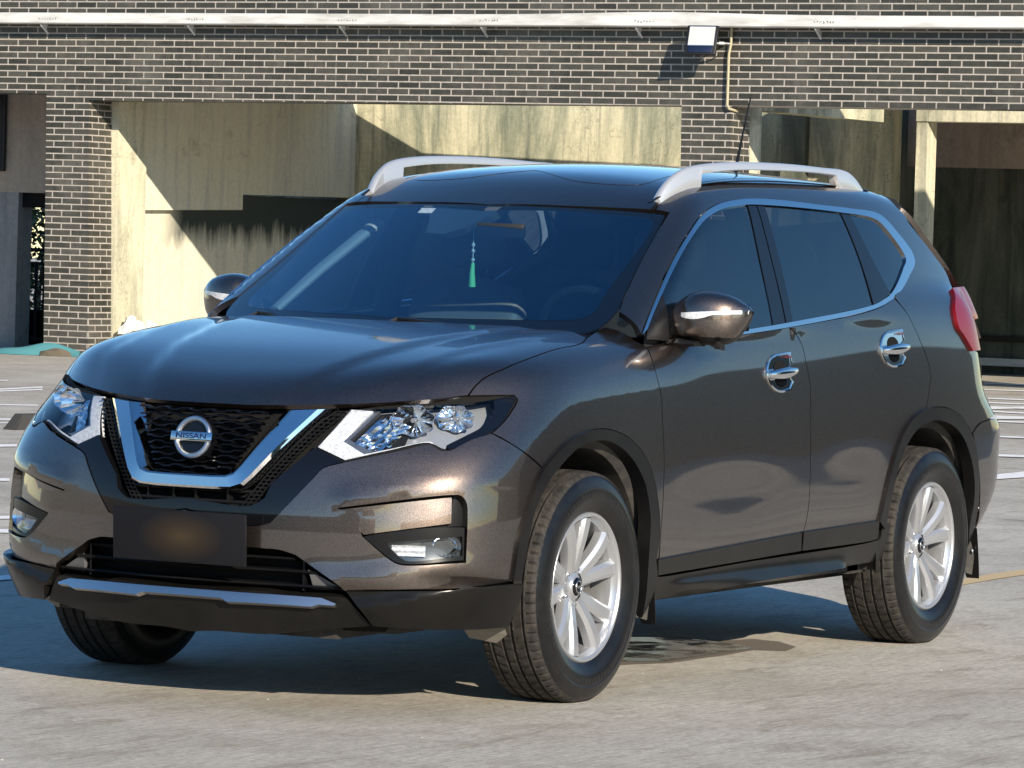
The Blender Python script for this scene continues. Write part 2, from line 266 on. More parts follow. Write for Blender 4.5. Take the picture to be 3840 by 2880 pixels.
# outlines of the panels, metres on the car body; last number 1 = corner
DATA={
'hood':[[-0.16,0,1.16,1],[-0.17,0.3,1.155,0],[-0.2,0.5,1.145,0],[-0.245,0.65,1.135,0],[-0.2235,0.7371,1.1197,1],[-0.1638,0.7587,1.1092,0],[-0.0969,0.771,1.0999,0],[0.0441,0.7696,1.0867,0],[0.2544,0.7701,1.0532,0],[0.3671,0.7574,1.0261,0],[0.4286,0.7396,1.0045,0],[0.474,0.7283,0.9772,0],[0.5075,0.7236,0.9493,1],[0.5789,0.6549,0.9359,0],[0.6734,0.5235,0.9207,0],[0.7467,0.3866,0.91,0],[0.7853,0.2755,0.904,0],[0.8106,0.1674,0.9001,0],[0.8221,0,0.8979,1]],
'fender':[[0.5082,0.7241,0.9482,1],[0.4595,0.7665,0.951,0],[0.3862,0.8157,0.952,1],[0.3825,0.8247,0.9413,0],[0.4226,0.8272,0.9061,0],[0.4712,0.8252,0.8723,0],[0.5257,0.8167,0.8414,1],[0.4582,0.8701,0.799,0],[0.3257,0.8936,0.7299,1],[0.2489,0.8946,0.7814,0],[0.1949,0.8952,0.8005,0],[0.1017,0.8952,0.8287,0],[-0.0271,0.8946,0.844,0],[-0.1326,0.8945,0.8355,0],[-0.2531,0.8951,0.8023,0],[-0.3479,0.8968,0.7463,0],[-0.4106,0.8988,0.6711,0],[-0.4444,0.9007,0.5841,0],[-0.4568,0.9005,0.4975,0],[-0.453,0.8935,0.4204,1],[-0.468,0.8929,0.4178,1],[-0.4639,0.9003,0.4972,0],[-0.4754,0.8991,0.6197,0],[-0.4814,0.8958,0.7238,0],[-0.4773,0.8854,0.8772,0],[-0.4805,0.8803,0.9261,0],[-0.4679,0.8727,0.9797,0],[-0.4626,0.8552,1.0382,0],[-0.4853,0.8159,1.0945,1],[-0.4465,0.816,1.1308,1],[-0.46,0.7733,1.1749,0],[-0.4745,0.7165,1.202,1],[-0.4616,0.7137,1.1954,0],[-0.3686,0.705,1.1467,1],[-0.2235,0.7371,1.1197,1],[-0.1638,0.7587,1.1092,0],[-0.0969,0.771,1.0999,0],[0.0441,0.7696,1.0867,0],[0.2544,0.7701,1.0532,0],[0.3671,0.7574,1.0261,0],[0.4286,0.7396,1.0045,0],[0.474,0.7283,0.9772,0]],
'hl_gap':[[0.5082,0.7241,0.9482,1],[0.4595,0.7665,0.951,0],[0.3862,0.8157,0.952,1],[0.3825,0.8247,0.9413,0],[0.4226,0.8272,0.9061,0],[0.4712,0.8252,0.8723,0],[0.5257,0.8167,0.8414,1],[0.5903,0.7841,0.823,0],[0.6615,0.7463,0.7898,0],[0.6759,0.7248,0.792,0],[0.6808,0.6974,0.8067,0],[0.7359,0.6308,0.7877,0],[0.8185,0.4819,0.7481,1],[0.8302,0.3876,0.7866,1],[0.7339,0.4465,0.8964,1],[0.6799,0.5276,0.9118,0],[0.5846,0.6584,0.9275,0]],
'headlight':[[0.7301,0.4463,0.9009,1],[0.6663,0.5592,0.9085,0],[0.5944,0.6552,0.9201,0],[0.5047,0.7452,0.9312,0],[0.4411,0.787,0.9436,0],[0.3908,0.8119,0.9538,1],[0.3833,0.8229,0.9433,0],[0.4225,0.8254,0.9087,0],[0.4799,0.8249,0.8662,0],[0.5249,0.8155,0.8435,1],[0.6139,0.7788,0.8072,0],[0.6575,0.7479,0.7926,0],[0.6665,0.7301,0.7977,0],[0.6764,0.6967,0.8118,0],[0.7537,0.5966,0.7854,0],[0.816,0.4837,0.7523,1],[0.8278,0.3949,0.787,1]],
'bumper':[[0.935,0,0.585,1],[0.9205,0.2163,0.5473,0],[0.916,0.2485,0.549,0],[0.909,0.2876,0.5596,1],[0.8602,0.4022,0.6966,0],[0.8449,0.4253,0.726,0],[0.8191,0.4823,0.7465,1],[0.7359,0.6308,0.7877,0],[0.6808,0.6974,0.8067,0],[0.6759,0.7248,0.792,0],[0.6615,0.7463,0.7898,0],[0.5903,0.7841,0.823,0],[0.5257,0.8167,0.8414,1],[0.4582,0.8701,0.799,0],[0.3259,0.8936,0.7295,1],[0.3707,0.893,0.6786,0],[0.429,0.8916,0.5821,0],[0.4603,0.8881,0.5081,0],[0.4686,0.8767,0.4001,1],[0.5786,0.8518,0.3925,0],[0.6887,0.789,0.3831,0],[0.7779,0.6694,0.3768,0],[0.8432,0.5133,0.3661,1],[0.892,0.3693,0.4664,1],[0.9041,0.316,0.4797,0],[0.911,0.2801,0.4807,0],[0.9209,0.2134,0.4817,0],[0.93,0,0.462,1]],
'pocket':[[0.8521,0.49,0.612,1],[0.6959,0.7832,0.6602,0],[0.6738,0.8036,0.6582,0],[0.6628,0.8153,0.6362,0],[0.6628,0.819,0.6049,0],[0.6691,0.8223,0.4625,1],[0.7955,0.6703,0.4536,0],[0.8049,0.6424,0.4666,0],[0.8336,0.5633,0.5316,1],[0.8379,0.5461,0.5678,0]],
'pocket_panel':[[0.8449,0.476,0.6069,1],[0.6818,0.7807,0.6567,1],[0.6887,0.7855,0.5755,1],[0.8233,0.5585,0.5337,1]],
'pocket_corner':[[0.6708,0.777,0.6601,1],[0.6531,0.7921,0.658,0],[0.6425,0.8027,0.6347,0],[0.6423,0.8063,0.6034,0],[0.6477,0.8054,0.5663,1],[0.6907,0.7706,0.5644,1]],
'fog_bezel':[[0.8253,0.5585,0.5309,1],[0.8128,0.5918,0.5392,0],[0.7319,0.7415,0.5645,0],[0.6606,0.8113,0.5655,1],[0.6633,0.8137,0.4674,1],[0.7868,0.6653,0.4546,0],[0.7964,0.6375,0.4676,0]],
'fog_hole':[[0.8003,0.6237,0.5137,1],[0.6688,0.8064,0.5376,1],[0.668,0.8092,0.4822,1],[0.7778,0.6795,0.4647,0],[0.784,0.6629,0.4754,0]],
'tow_cover':[[0.8288,0.559,0.6127,1],[0.8665,0.4495,0.5948,0],[0.8838,0.3938,0.5808,0],[0.8941,0.3609,0.5536,0],[0.9055,0.31,0.4834,1],[0.8908,0.3751,0.4724,0],[0.848,0.5215,0.4954,0],[0.8427,0.5376,0.5133,0],[0.8374,0.5495,0.5566,0]],
'valance':[[0.8485,0.5164,0.3666,1],[0.7826,0.6722,0.3761,0],[0.6942,0.7921,0.383,0],[0.5858,0.8558,0.3932,0],[0.435,0.8862,0.3983,1],[0.4316,0.8786,0.3379,0],[0.455,0.858,0.2578,1],[0.6952,0.7447,0.2573,0],[0.7902,0.5783,0.2632,1],[0.8297,0.5362,0.3325,0],[0.8411,0.5222,0.358,0]],
'skid':[[0.938,0,0.345,1],[0.9032,0.2795,0.354,0],[0.8952,0.315,0.3473,0],[0.8551,0.4711,0.3497,1],[0.8408,0.5125,0.3459,0],[0.7906,0.5785,0.2644,1],[0.8279,0.4384,0.2454,0],[0.8573,0.2555,0.2216,0],[0.8723,0.09,0.2199,0],[0.91,0,0.212,1]],
'surround':[[0.925,0,0.618,1],[0.9143,0.2218,0.6083,0],[0.9044,0.262,0.6332,1],[0.8935,0.2758,0.6748,1],[0.8299,0.3873,0.7877,1],[0.8185,0.4819,0.7481,1],[0.8449,0.4253,0.726,0],[0.8602,0.4022,0.6966,0],[0.909,0.2876,0.5596,0],[0.916,0.2485,0.549,0],[0.9205,0.2163,0.5473,0],[0.935,0,0.588,1]],
'front_door':[[-0.4853,0.8159,1.0945,1],[-0.6321,0.8195,1.1068,0],[-0.7497,0.8346,1.1017,0],[-1.1002,0.8484,1.1282,0],[-1.4931,0.8492,1.154,1],[-1.5518,0.8495,1.1303,0],[-1.5864,0.8585,1.0901,0],[-1.6017,0.8696,1.027,0],[-1.618,0.8795,0.9522,0],[-1.615,0.8836,0.912,0],[-1.6063,0.8929,0.7855,0],[-1.6032,0.897,0.6621,0],[-1.5955,0.8991,0.5552,0],[-1.5838,0.896,0.4895,0],[-1.5704,0.8918,0.4503,1],[-0.4732,0.8928,0.4174,1],[-0.4639,0.9003,0.4972,0],[-0.4754,0.8991,0.6197,0],[-0.4814,0.8958,0.7238,0],[-0.4773,0.8854,0.8772,0],[-0.4805,0.8803,0.9261,0],[-0.4679,0.8727,0.9797,0],[-0.4626,0.8552,1.0382,0]],
'rear_door':[[-1.4931,0.8492,1.154,1],[-2.0631,0.8463,1.1975,0],[-2.2796,0.841,1.2243,0],[-2.4288,0.8288,1.2556,1],[-2.4955,0.8535,1.1996,0],[-2.5728,0.877,1.0967,0],[-2.6156,0.8862,1.0356,0],[-2.6367,0.8926,0.9806,0],[-2.6201,0.8967,0.9354,0],[-2.5851,0.9022,0.8559,1],[-2.4871,0.9025,0.8291,0],[-2.3911,0.9035,0.7751,0],[-2.3242,0.9043,0.6993,0],[-2.2572,0.9034,0.5769,0],[-2.2253,0.8936,0.4636,1],[-1.5704,0.8918,0.4503,1],[-1.5838,0.896,0.4895,0],[-1.5955,0.8991,0.5552,0],[-1.6032,0.897,0.6621,0],[-1.6063,0.8929,0.7855,0],[-1.615,0.8836,0.912,0],[-1.618,0.8795,0.9522,0],[-1.6017,0.8696,1.027,0],[-1.5864,0.8585,1.0901,0],[-1.5518,0.8495,1.1303,0]],
'clad_f':[[-0.4474,0.9033,0.4186,1],[-0.8937,0.9028,0.4346,0],[-1.5384,0.9027,0.4565,1],[-1.5564,0.8948,0.3922,1],[-0.4641,0.8968,0.3674,1]],
'clad_r':[[-1.5557,0.9027,0.4571,1],[-2.1933,0.904,0.4694,1],[-2.2018,0.896,0.4055,1],[-2.1639,0.8949,0.4002,0],[-1.5643,0.8947,0.3918,1]],
'sill':[[-0.3938,0.8883,0.4043,1],[-0.4838,0.8823,0.3654,0],[-0.4994,0.8818,0.3624,0],[-1.1463,0.881,0.376,0],[-2.1971,0.8805,0.3963,0],[-2.2557,0.8826,0.4069,0],[-2.2475,0.8894,0.4596,1],[-2.3292,0.8899,0.4562,1],[-2.3123,0.8636,0.3226,1],[-2.2348,0.8618,0.317,0],[-1.1754,0.8697,0.3074,0],[-0.452,0.8681,0.2836,1]],
'arch_f':[[0.4414,0.8897,0.3989,1],[0.4838,0.8849,0.4015,1],[0.4755,0.8963,0.5093,0],[0.4448,0.9,0.5833,0],[0.3871,0.9017,0.6797,0],[0.3425,0.9025,0.7309,0],[0.2128,0.9046,0.8014,0],[0.1202,0.9049,0.8297,0],[-0.0077,0.9046,0.8449,0],[-0.1127,0.9046,0.8365,0],[-0.2328,0.9054,0.8034,0],[-0.3274,0.9071,0.7474,0],[-0.3899,0.9091,0.6723,0],[-0.4236,0.9111,0.5855,0],[-0.4358,0.9109,0.4991,0],[-0.4329,0.9036,0.419,1],[-0.4655,0.8935,0.3429,0],[-0.4141,0.8683,0.2335,1],[-0.3908,0.8951,0.3471,0],[-0.3696,0.9097,0.4654,0],[-0.363,0.9129,0.5636,0],[-0.3292,0.9108,0.6563,0],[-0.2707,0.9095,0.7189,0],[-0.1896,0.9082,0.7697,0],[-0.0834,0.9073,0.8044,0],[0.0209,0.9073,0.8101,0],[0.1226,0.9073,0.795,0],[0.2329,0.9072,0.7464,0],[0.3255,0.9056,0.685,0],[0.4018,0.9036,0.5948,0],[0.4376,0.8964,0.4511,0]],
'arch_r':[[-2.2024,0.9036,0.4652,1],[-2.2352,0.9129,0.5782,0],[-2.3023,0.9137,0.7005,0],[-2.3688,0.913,0.7761,0],[-2.4645,0.9122,0.8301,0],[-2.5621,0.9119,0.8568,0],[-2.6612,0.9123,0.8627,0],[-2.7743,0.9126,0.8544,0],[-2.8911,0.9127,0.8255,0],[-2.9931,0.9133,0.7609,0],[-3.0517,0.9137,0.6967,0],[-3.0837,0.9136,0.606,0],[-3.1156,0.9035,0.5009,1],[-3.1147,0.885,0.3872,0],[-3.1308,0.8479,0.294,1],[-3.0574,0.8933,0.4083,0],[-3.0635,0.9041,0.4895,0],[-3.0355,0.9147,0.5898,0],[-2.9889,0.9164,0.6718,0],[-2.9141,0.9158,0.7451,0],[-2.7954,0.9155,0.7967,0],[-2.6592,0.9149,0.8156,0],[-2.5276,0.9145,0.8028,0],[-2.421,0.9149,0.7533,0],[-2.3397,0.9151,0.6822,0],[-2.2795,0.9131,0.5552,0],[-2.2545,0.9005,0.4353,1]],
'chrome':[[-0.4465,0.8161,1.1308,1],[-0.5593,0.7913,1.2134,0],[-0.7931,0.7425,1.3633,0],[-0.9699,0.7135,1.459,0],[-1.1151,0.69,1.5227,0],[-1.2778,0.6724,1.5625,0],[-1.4498,0.6653,1.5817,0],[-1.5583,0.6646,1.5871,0],[-1.7804,0.6696,1.5867,0],[-2.1117,0.6805,1.5768,0],[-2.3361,0.6851,1.5705,0],[-2.5948,0.6913,1.5517,0],[-2.6834,0.7151,1.4968,0],[-2.769,0.7447,1.4198,0],[-2.7632,0.7584,1.388,0],[-2.6478,0.7865,1.3323,0],[-2.5414,0.8074,1.2864,0],[-2.445,0.8204,1.2554,0],[-2.3006,0.8318,1.2252,0],[-2.0786,0.8394,1.1984,0],[-1.502,0.8464,1.1533,0],[-1.1021,0.8474,1.1281,0],[-0.7299,0.8442,1.1033,0],[-0.5963,0.8373,1.1066,1],[-0.5998,0.8353,1.1141,1],[-1.1485,0.8434,1.1446,0],[-1.5112,0.8415,1.1692,0],[-2.2289,0.8305,1.2287,0],[-2.3309,0.8244,1.2467,0],[-2.4358,0.8139,1.274,0],[-2.6192,0.7757,1.3624,0],[-2.6781,0.7576,1.4006,0],[-2.5697,0.7103,1.5162,0],[-2.5124,0.7012,1.5375,0],[-2.2284,0.6943,1.5545,0],[-1.8208,0.684,1.5651,0],[-1.5573,0.6786,1.5667,0],[-1.4911,0.6781,1.5651,0],[-1.4217,0.6794,1.5602,0],[-1.2811,0.6841,1.5458,0],[-1.1222,0.6995,1.509,0],[-0.9784,0.7221,1.4499,0],[-0.7959,0.7538,1.3527,0],[-0.5717,0.7973,1.2109,0],[-0.4829,0.8152,1.1468,1]],
'rear_bumper':[[-3.75,0,0.8,1],[-3.62,0.6,0.8,0],[-3.53,0.77,0.8,0],[-3.2066,0.8927,0.8053,0],[-3.0913,0.8988,0.7892,0],[-3.0269,0.9023,0.7595,1],[-3.1031,0.9028,0.6048,0],[-3.1437,0.8921,0.4992,1],[-3.1659,0.8641,0.3837,0],[-3.1375,0.8545,0.3031,1],[-3.3,0.8,0.33,1],[-3.48,0.4,0.33,0],[-3.5,0,0.33,1]],
'side_frame':[[-1.0095,0.6198,1.5283,1],[-1.0022,0.5731,1.536,1],[-1.0598,0.5652,1.5663,0],[-1.1311,0.5665,1.5951,0],[-1.2435,0.5733,1.6208,0],[-1.3866,0.5663,1.6388,0],[-1.5333,0.5589,1.6507,0],[-1.8149,0.5536,1.6614,0],[-2.1322,0.5364,1.6663,0],[-2.4568,0.5212,1.664,0],[-2.7085,0.5435,1.6552,0],[-2.8548,0.5848,1.6399,1],[-2.8297,0.6483,1.5909,0],[-2.8698,0.673,1.5537,0],[-2.8649,0.6838,1.5365,0],[-2.9177,0.7022,1.4911,0],[-3.0272,0.7264,1.4119,0],[-3.1084,0.7422,1.3503,0],[-3.1172,0.7646,1.2965,1],[-2.9616,0.845,1.2136,0],[-2.9545,0.8647,1.1519,0],[-3.002,0.8704,1.1162,0],[-3.0818,0.8731,1.0666,1],[-3.42,0.8,1.0,0],[-3.47,0.8,0.9,0],[-3.53,0.77,0.8,1],[-3.2066,0.8927,0.8053,0],[-3.0913,0.8988,0.7892,0],[-3.0269,0.9023,0.7595,1],[-2.9164,0.9024,0.8227,0],[-2.7987,0.9025,0.8535,0],[-2.6848,0.9024,0.8618,0],[-2.5851,0.9022,0.8559,1],[-2.6201,0.8967,0.9354,0],[-2.6367,0.8926,0.9806,0],[-2.6156,0.8862,1.0356,0],[-2.5728,0.877,1.0967,0],[-2.4955,0.8535,1.1996,0],[-2.445,0.8204,1.2554,0],[-2.5414,0.8074,1.2864,0],[-2.6478,0.7865,1.3323,0],[-2.7632,0.7584,1.388,0],[-2.769,0.7447,1.4198,0],[-2.6834,0.7151,1.4968,0],[-2.5948,0.6913,1.5517,0],[-2.3361,0.6851,1.5705,0],[-2.1117,0.6805,1.5768,0],[-1.7804,0.6696,1.5867,0],[-1.5583,0.6646,1.5871,0],[-1.4498,0.6653,1.5817,0],[-1.2778,0.6724,1.5625,0],[-1.1151,0.69,1.5227,0],[-0.9699,0.7135,1.459,0],[-0.7931,0.7425,1.3633,0],[-0.5593,0.7913,1.2134,0],[-0.4465,0.816,1.1308,1],[-0.46,0.7733,1.1749,0],[-0.4745,0.7165,1.202,1],[-0.6808,0.6709,1.3326,0],[-0.8688,0.64,1.4471,0]],
'roof':[[-0.9,0,1.545,1],[-0.9298,0.2783,1.5403,0],[-0.9595,0.426,1.5386,0],[-1.0007,0.5735,1.5351,1],[-1.0598,0.5652,1.5663,0],[-1.1311,0.5665,1.5951,0],[-1.2435,0.5733,1.6208,0],[-1.3866,0.5663,1.6388,0],[-1.5333,0.5589,1.6507,0],[-1.8149,0.5536,1.6614,0],[-2.1322,0.5364,1.6663,0],[-2.4568,0.5212,1.664,0],[-2.7085,0.5435,1.6552,0],[-2.95,0.52,1.62,1],[-3.0,0.3,1.63,0],[-3.02,0,1.63,1]],
'windshield':[[-0.17,0,1.12,1],[-0.26,0.45,1.12,0],[-0.33,0.66,1.125,0],[-0.369,0.697,1.1464,0],[-0.4113,0.7094,1.1675,0],[-0.4771,0.7133,1.2044,1],[-0.6808,0.6709,1.3326,0],[-0.8688,0.64,1.4471,0],[-0.9916,0.6165,1.52,1],[-0.9624,0.4979,1.5289,0],[-0.9333,0.3584,1.5336,0],[-0.9123,0.2056,1.5367,0],[-0.898,0,1.54,1]],
'frit_hole':[[-0.235,0,1.165,1],[-0.2766,0.2817,1.1647,0],[-0.3715,0.5856,1.17,0],[-0.4042,0.6308,1.1785,0],[-0.4478,0.6465,1.1999,0],[-0.5224,0.6376,1.2451,0],[-0.8646,0.6186,1.4455,0],[-0.925,0.607,1.482,0],[-0.9512,0.577,1.5032,0],[-0.9486,0.5459,1.5081,0],[-0.9178,0.4078,1.5142,0],[-0.8947,0.2155,1.5221,0],[-0.86,0,1.525,1]],
'frit':[[-0.17,0,1.12,1],[-0.26,0.45,1.12,0],[-0.33,0.66,1.125,0],[-0.369,0.697,1.1464,0],[-0.4113,0.7094,1.1675,0],[-0.4771,0.7133,1.2044,1],[-0.6808,0.6709,1.3326,0],[-0.8688,0.64,1.4471,0],[-0.9916,0.6165,1.52,1],[-0.9624,0.4979,1.5289,0],[-0.9333,0.3584,1.5336,0],[-0.9123,0.2056,1.5367,0],[-0.898,0,1.54,1],[-0.86,0,1.525,1],[-0.8947,0.2155,1.5221,0],[-0.9178,0.4078,1.5142,0],[-0.9486,0.5459,1.5081,0],[-0.9512,0.577,1.5032,0],[-0.925,0.607,1.482,0],[-0.8646,0.6186,1.4455,0],[-0.5224,0.6376,1.2451,0],[-0.4478,0.6465,1.1999,0],[-0.4042,0.6308,1.1785,0],[-0.3715,0.5856,1.17,0],[-0.2766,0.2817,1.1647,0],[-0.235,0,1.165,1]],
'glass_f':[[-0.5788,0.7938,1.2108,1],[-0.8033,0.7501,1.3527,0],[-0.9864,0.7181,1.45,0],[-1.1311,0.6952,1.5091,0],[-1.2906,0.6795,1.5459,0],[-1.4315,0.6748,1.5603,0],[-1.489,0.674,1.5639,1],[-1.4223,0.7619,1.3735,0],[-1.3787,0.8387,1.1585,1],[-1.1565,0.8396,1.1433,0],[-0.6071,0.8317,1.1128,1],[-0.6323,0.7904,1.2352,1]],
'mirror_tri':[[-0.49,0.8116,1.1466,1],[-0.5788,0.7938,1.2108,0],[-0.6501,0.7808,1.2567,1],[-0.6358,0.8084,1.1923,0],[-0.6066,0.832,1.1117,1],[-0.4639,0.8217,1.1148,1]],
'pillar_b1':[[-1.4983,0.6734,1.5652,1],[-1.5618,0.6739,1.5666,1],[-1.5146,0.7629,1.3745,0],[-1.4808,0.8381,1.1651,1],[-1.3852,0.8388,1.1585,1],[-1.4288,0.762,1.3736,0]],
'pillar_b2':[[-1.5711,0.674,1.5669,1],[-1.6274,0.6743,1.5681,1],[-1.5813,0.7635,1.3753,0],[-1.5444,0.8376,1.1696,1],[-1.4917,0.8381,1.1656,1],[-1.5226,0.7629,1.3746,0]],
'glass_r':[[-1.6299,0.6764,1.5648,1],[-2.2297,0.6905,1.5533,1],[-2.2444,0.7583,1.4064,0],[-2.2377,0.8267,1.2274,1],[-1.55,0.8375,1.1701,1],[-1.588,0.7635,1.3754,0]],
'pillar_c':[[-2.2385,0.6898,1.5546,1],[-2.3113,0.6916,1.5514,1],[-2.3594,0.7602,1.4018,0],[-2.4232,0.8109,1.2708,1],[-2.3399,0.8205,1.2454,0],[-2.2503,0.8263,1.2286,1],[-2.2518,0.7583,1.4065,0]],
'glass_q':[[-2.3176,0.6929,1.5491,1],[-2.5232,0.6965,1.5375,0],[-2.5805,0.7056,1.5162,0],[-2.6893,0.7528,1.4006,0],[-2.6301,0.771,1.3624,0],[-2.432,0.8104,1.272,1],[-2.3671,0.7601,1.4019,0]],
'sunroof':[[-1.22,0,1.68,1],[-1.1042,0.2128,1.626,0],[-1.1283,0.4149,1.6163,0],[-1.1725,0.4523,1.6246,0],[-1.3972,0.4432,1.6576,0],[-2.1,0.4,1.69,1],[-2.12,0,1.7,1]],
'taillight':[[-3.0486,0.7931,1.2971,1],[-2.928,0.859,1.214,0],[-2.9237,0.8774,1.1524,0],[-2.9709,0.8832,1.1169,0],[-3.0426,0.8893,1.0613,1],[-3.42,0.74,1.08,0],[-3.4,0.74,1.15,0],[-3.36,0.73,1.23,0],[-3.26,0.735,1.3,1]],
'drl':[[0.814,0.3884,0.7863,1],[0.7154,0.4429,0.8983,1],[0.6892,0.5022,0.8959,1],[0.7808,0.4476,0.8098,1],[0.7757,0.5255,0.7709,1],[0.7397,0.5884,0.7877,0],[0.6629,0.689,0.8132,0],[0.662,0.6974,0.8081,1],[0.7419,0.5898,0.7836,0],[0.8025,0.4764,0.7521,1]],
'hl_bezel':[[0.7726,0.4428,0.8093,1],[0.683,0.495,0.8939,1],[0.6704,0.516,0.8962,1],[0.7629,0.4671,0.8103,1],[0.7542,0.5408,0.7802,0],[0.7459,0.557,0.7832,1],[0.7676,0.5208,0.7704,1]],
'hl_black':[[0.4394,0.7756,0.9391,1],[0.377,0.8044,0.9526,1],[0.3697,0.8149,0.9427,0],[0.4093,0.8183,0.9081,0],[0.4672,0.818,0.8656,0],[0.5126,0.8087,0.8428,0],[0.6021,0.7721,0.8072,0],[0.6454,0.7417,0.7928,1],[0.6418,0.7316,0.805,1],[0.5846,0.7615,0.8325,0],[0.5306,0.7832,0.8567,0],[0.4826,0.7907,0.8867,0],[0.4532,0.7876,0.9137,1]],
'hl_rib':[[0.7502,0.4879,0.811,0],[0.6678,0.529,0.8875,0],[0.7347,0.5139,0.818,0]],
'fog_bowl':[[0.6912,0.7696,0.5089,0],[0.7597,0.6779,0.4923,0]],
'hl_bowl1':[[0.6536,0.6202,0.8716,0]],
'hl_bowl2':[[0.5626,0.7301,0.8794,0]]}
# ------------------------------------------------------------------ car surface panels
def inpoly(P,poly):
    x,y=P[:,0],P[:,1]; c=np.zeros(len(P),bool); n=len(poly)
    for i in range(n):
        x1,y1=poly[i];x2,y2=poly[(i+1)%n]
        if y1==y2: continue
        t=(y>min(y1,y2))&(y<=max(y1,y2))&(x<(x2-x1)*(y-y1)/(y2-y1)+x1); c^=t
    return c
def segdist(P,poly):
    d=np.full(len(P),9.)
    A=poly;B=np.roll(poly,-1,0)
    for a,b in zip(A,B):
        ab=b-a;L=(ab@ab)+1e-12;t=np.clip(((P-a)@ab)/L,0,1);d=np.minimum(d,np.linalg.norm(P-a-t[:,None]*ab,axis=1))
    return d
def smooth_loop(pts,co,ds):
    n=len(pts);out=[]
    for i in range(n):
        p0,p1,p2,p3=pts[(i-1)%n],pts[i],pts[(i+1)%n],pts[(i+2)%n]
        if co[i]: p0=2*p1-p2
        if co[(i+1)%n]: p3=2*p2-p1
        L=np.linalg.norm(p2-p1); m=max(1,int(round(L/ds)))
        def al(a,b): return max(np.linalg.norm(b-a),1e-6)**.5
        t0=0;t1=t0+al(p0,p1);t2=t1+al(p1,p2);t3=t2+al(p2,p3)
        for k in range(m):
            t=t1+(t2-t1)*k/m
            A1=(t1-t)/(t1-t0)*p0+(t-t0)/(t1-t0)*p1;A2=(t2-t)/(t2-t1)*p1+(t-t1)/(t2-t1)*p2;A3=(t3-t)/(t3-t2)*p2+(t-t2)/(t3-t2)*p3
            B1=(t2-t)/(t2-t0)*A1+(t-t0)/(t2-t0)*A2;B2=(t3-t)/(t3-t1)*A2+(t-t1)/(t3-t1)*A3
            out.append((t2-t)/(t2-t1)*B1+(t-t1)/(t2-t1)*B2)
    return np.array(out)
def inset(poly,g):
    n=len(poly);a=.5*sum(poly[i][0]*poly[(i+1)%n][1]-poly[(i+1)%n][0]*poly[i][1] for i in range(n));s=1 if a>0 else -1
    e=np.roll(poly,-1,0)-poly;e/=np.linalg.norm(e,axis=1,keepdims=True)+1e-12;nn=np.stack([-e[:,1],e[:,0]],1)*s
    m=nn+np.roll(nn,1,0);l=(m*m).sum(1,keepdims=True);m=m/np.maximum(l,.5)*2
    return poly+m*g
def DD(name): return np.array(DATA[name],float)
def off(f,d): return lambda p:f(p)-d
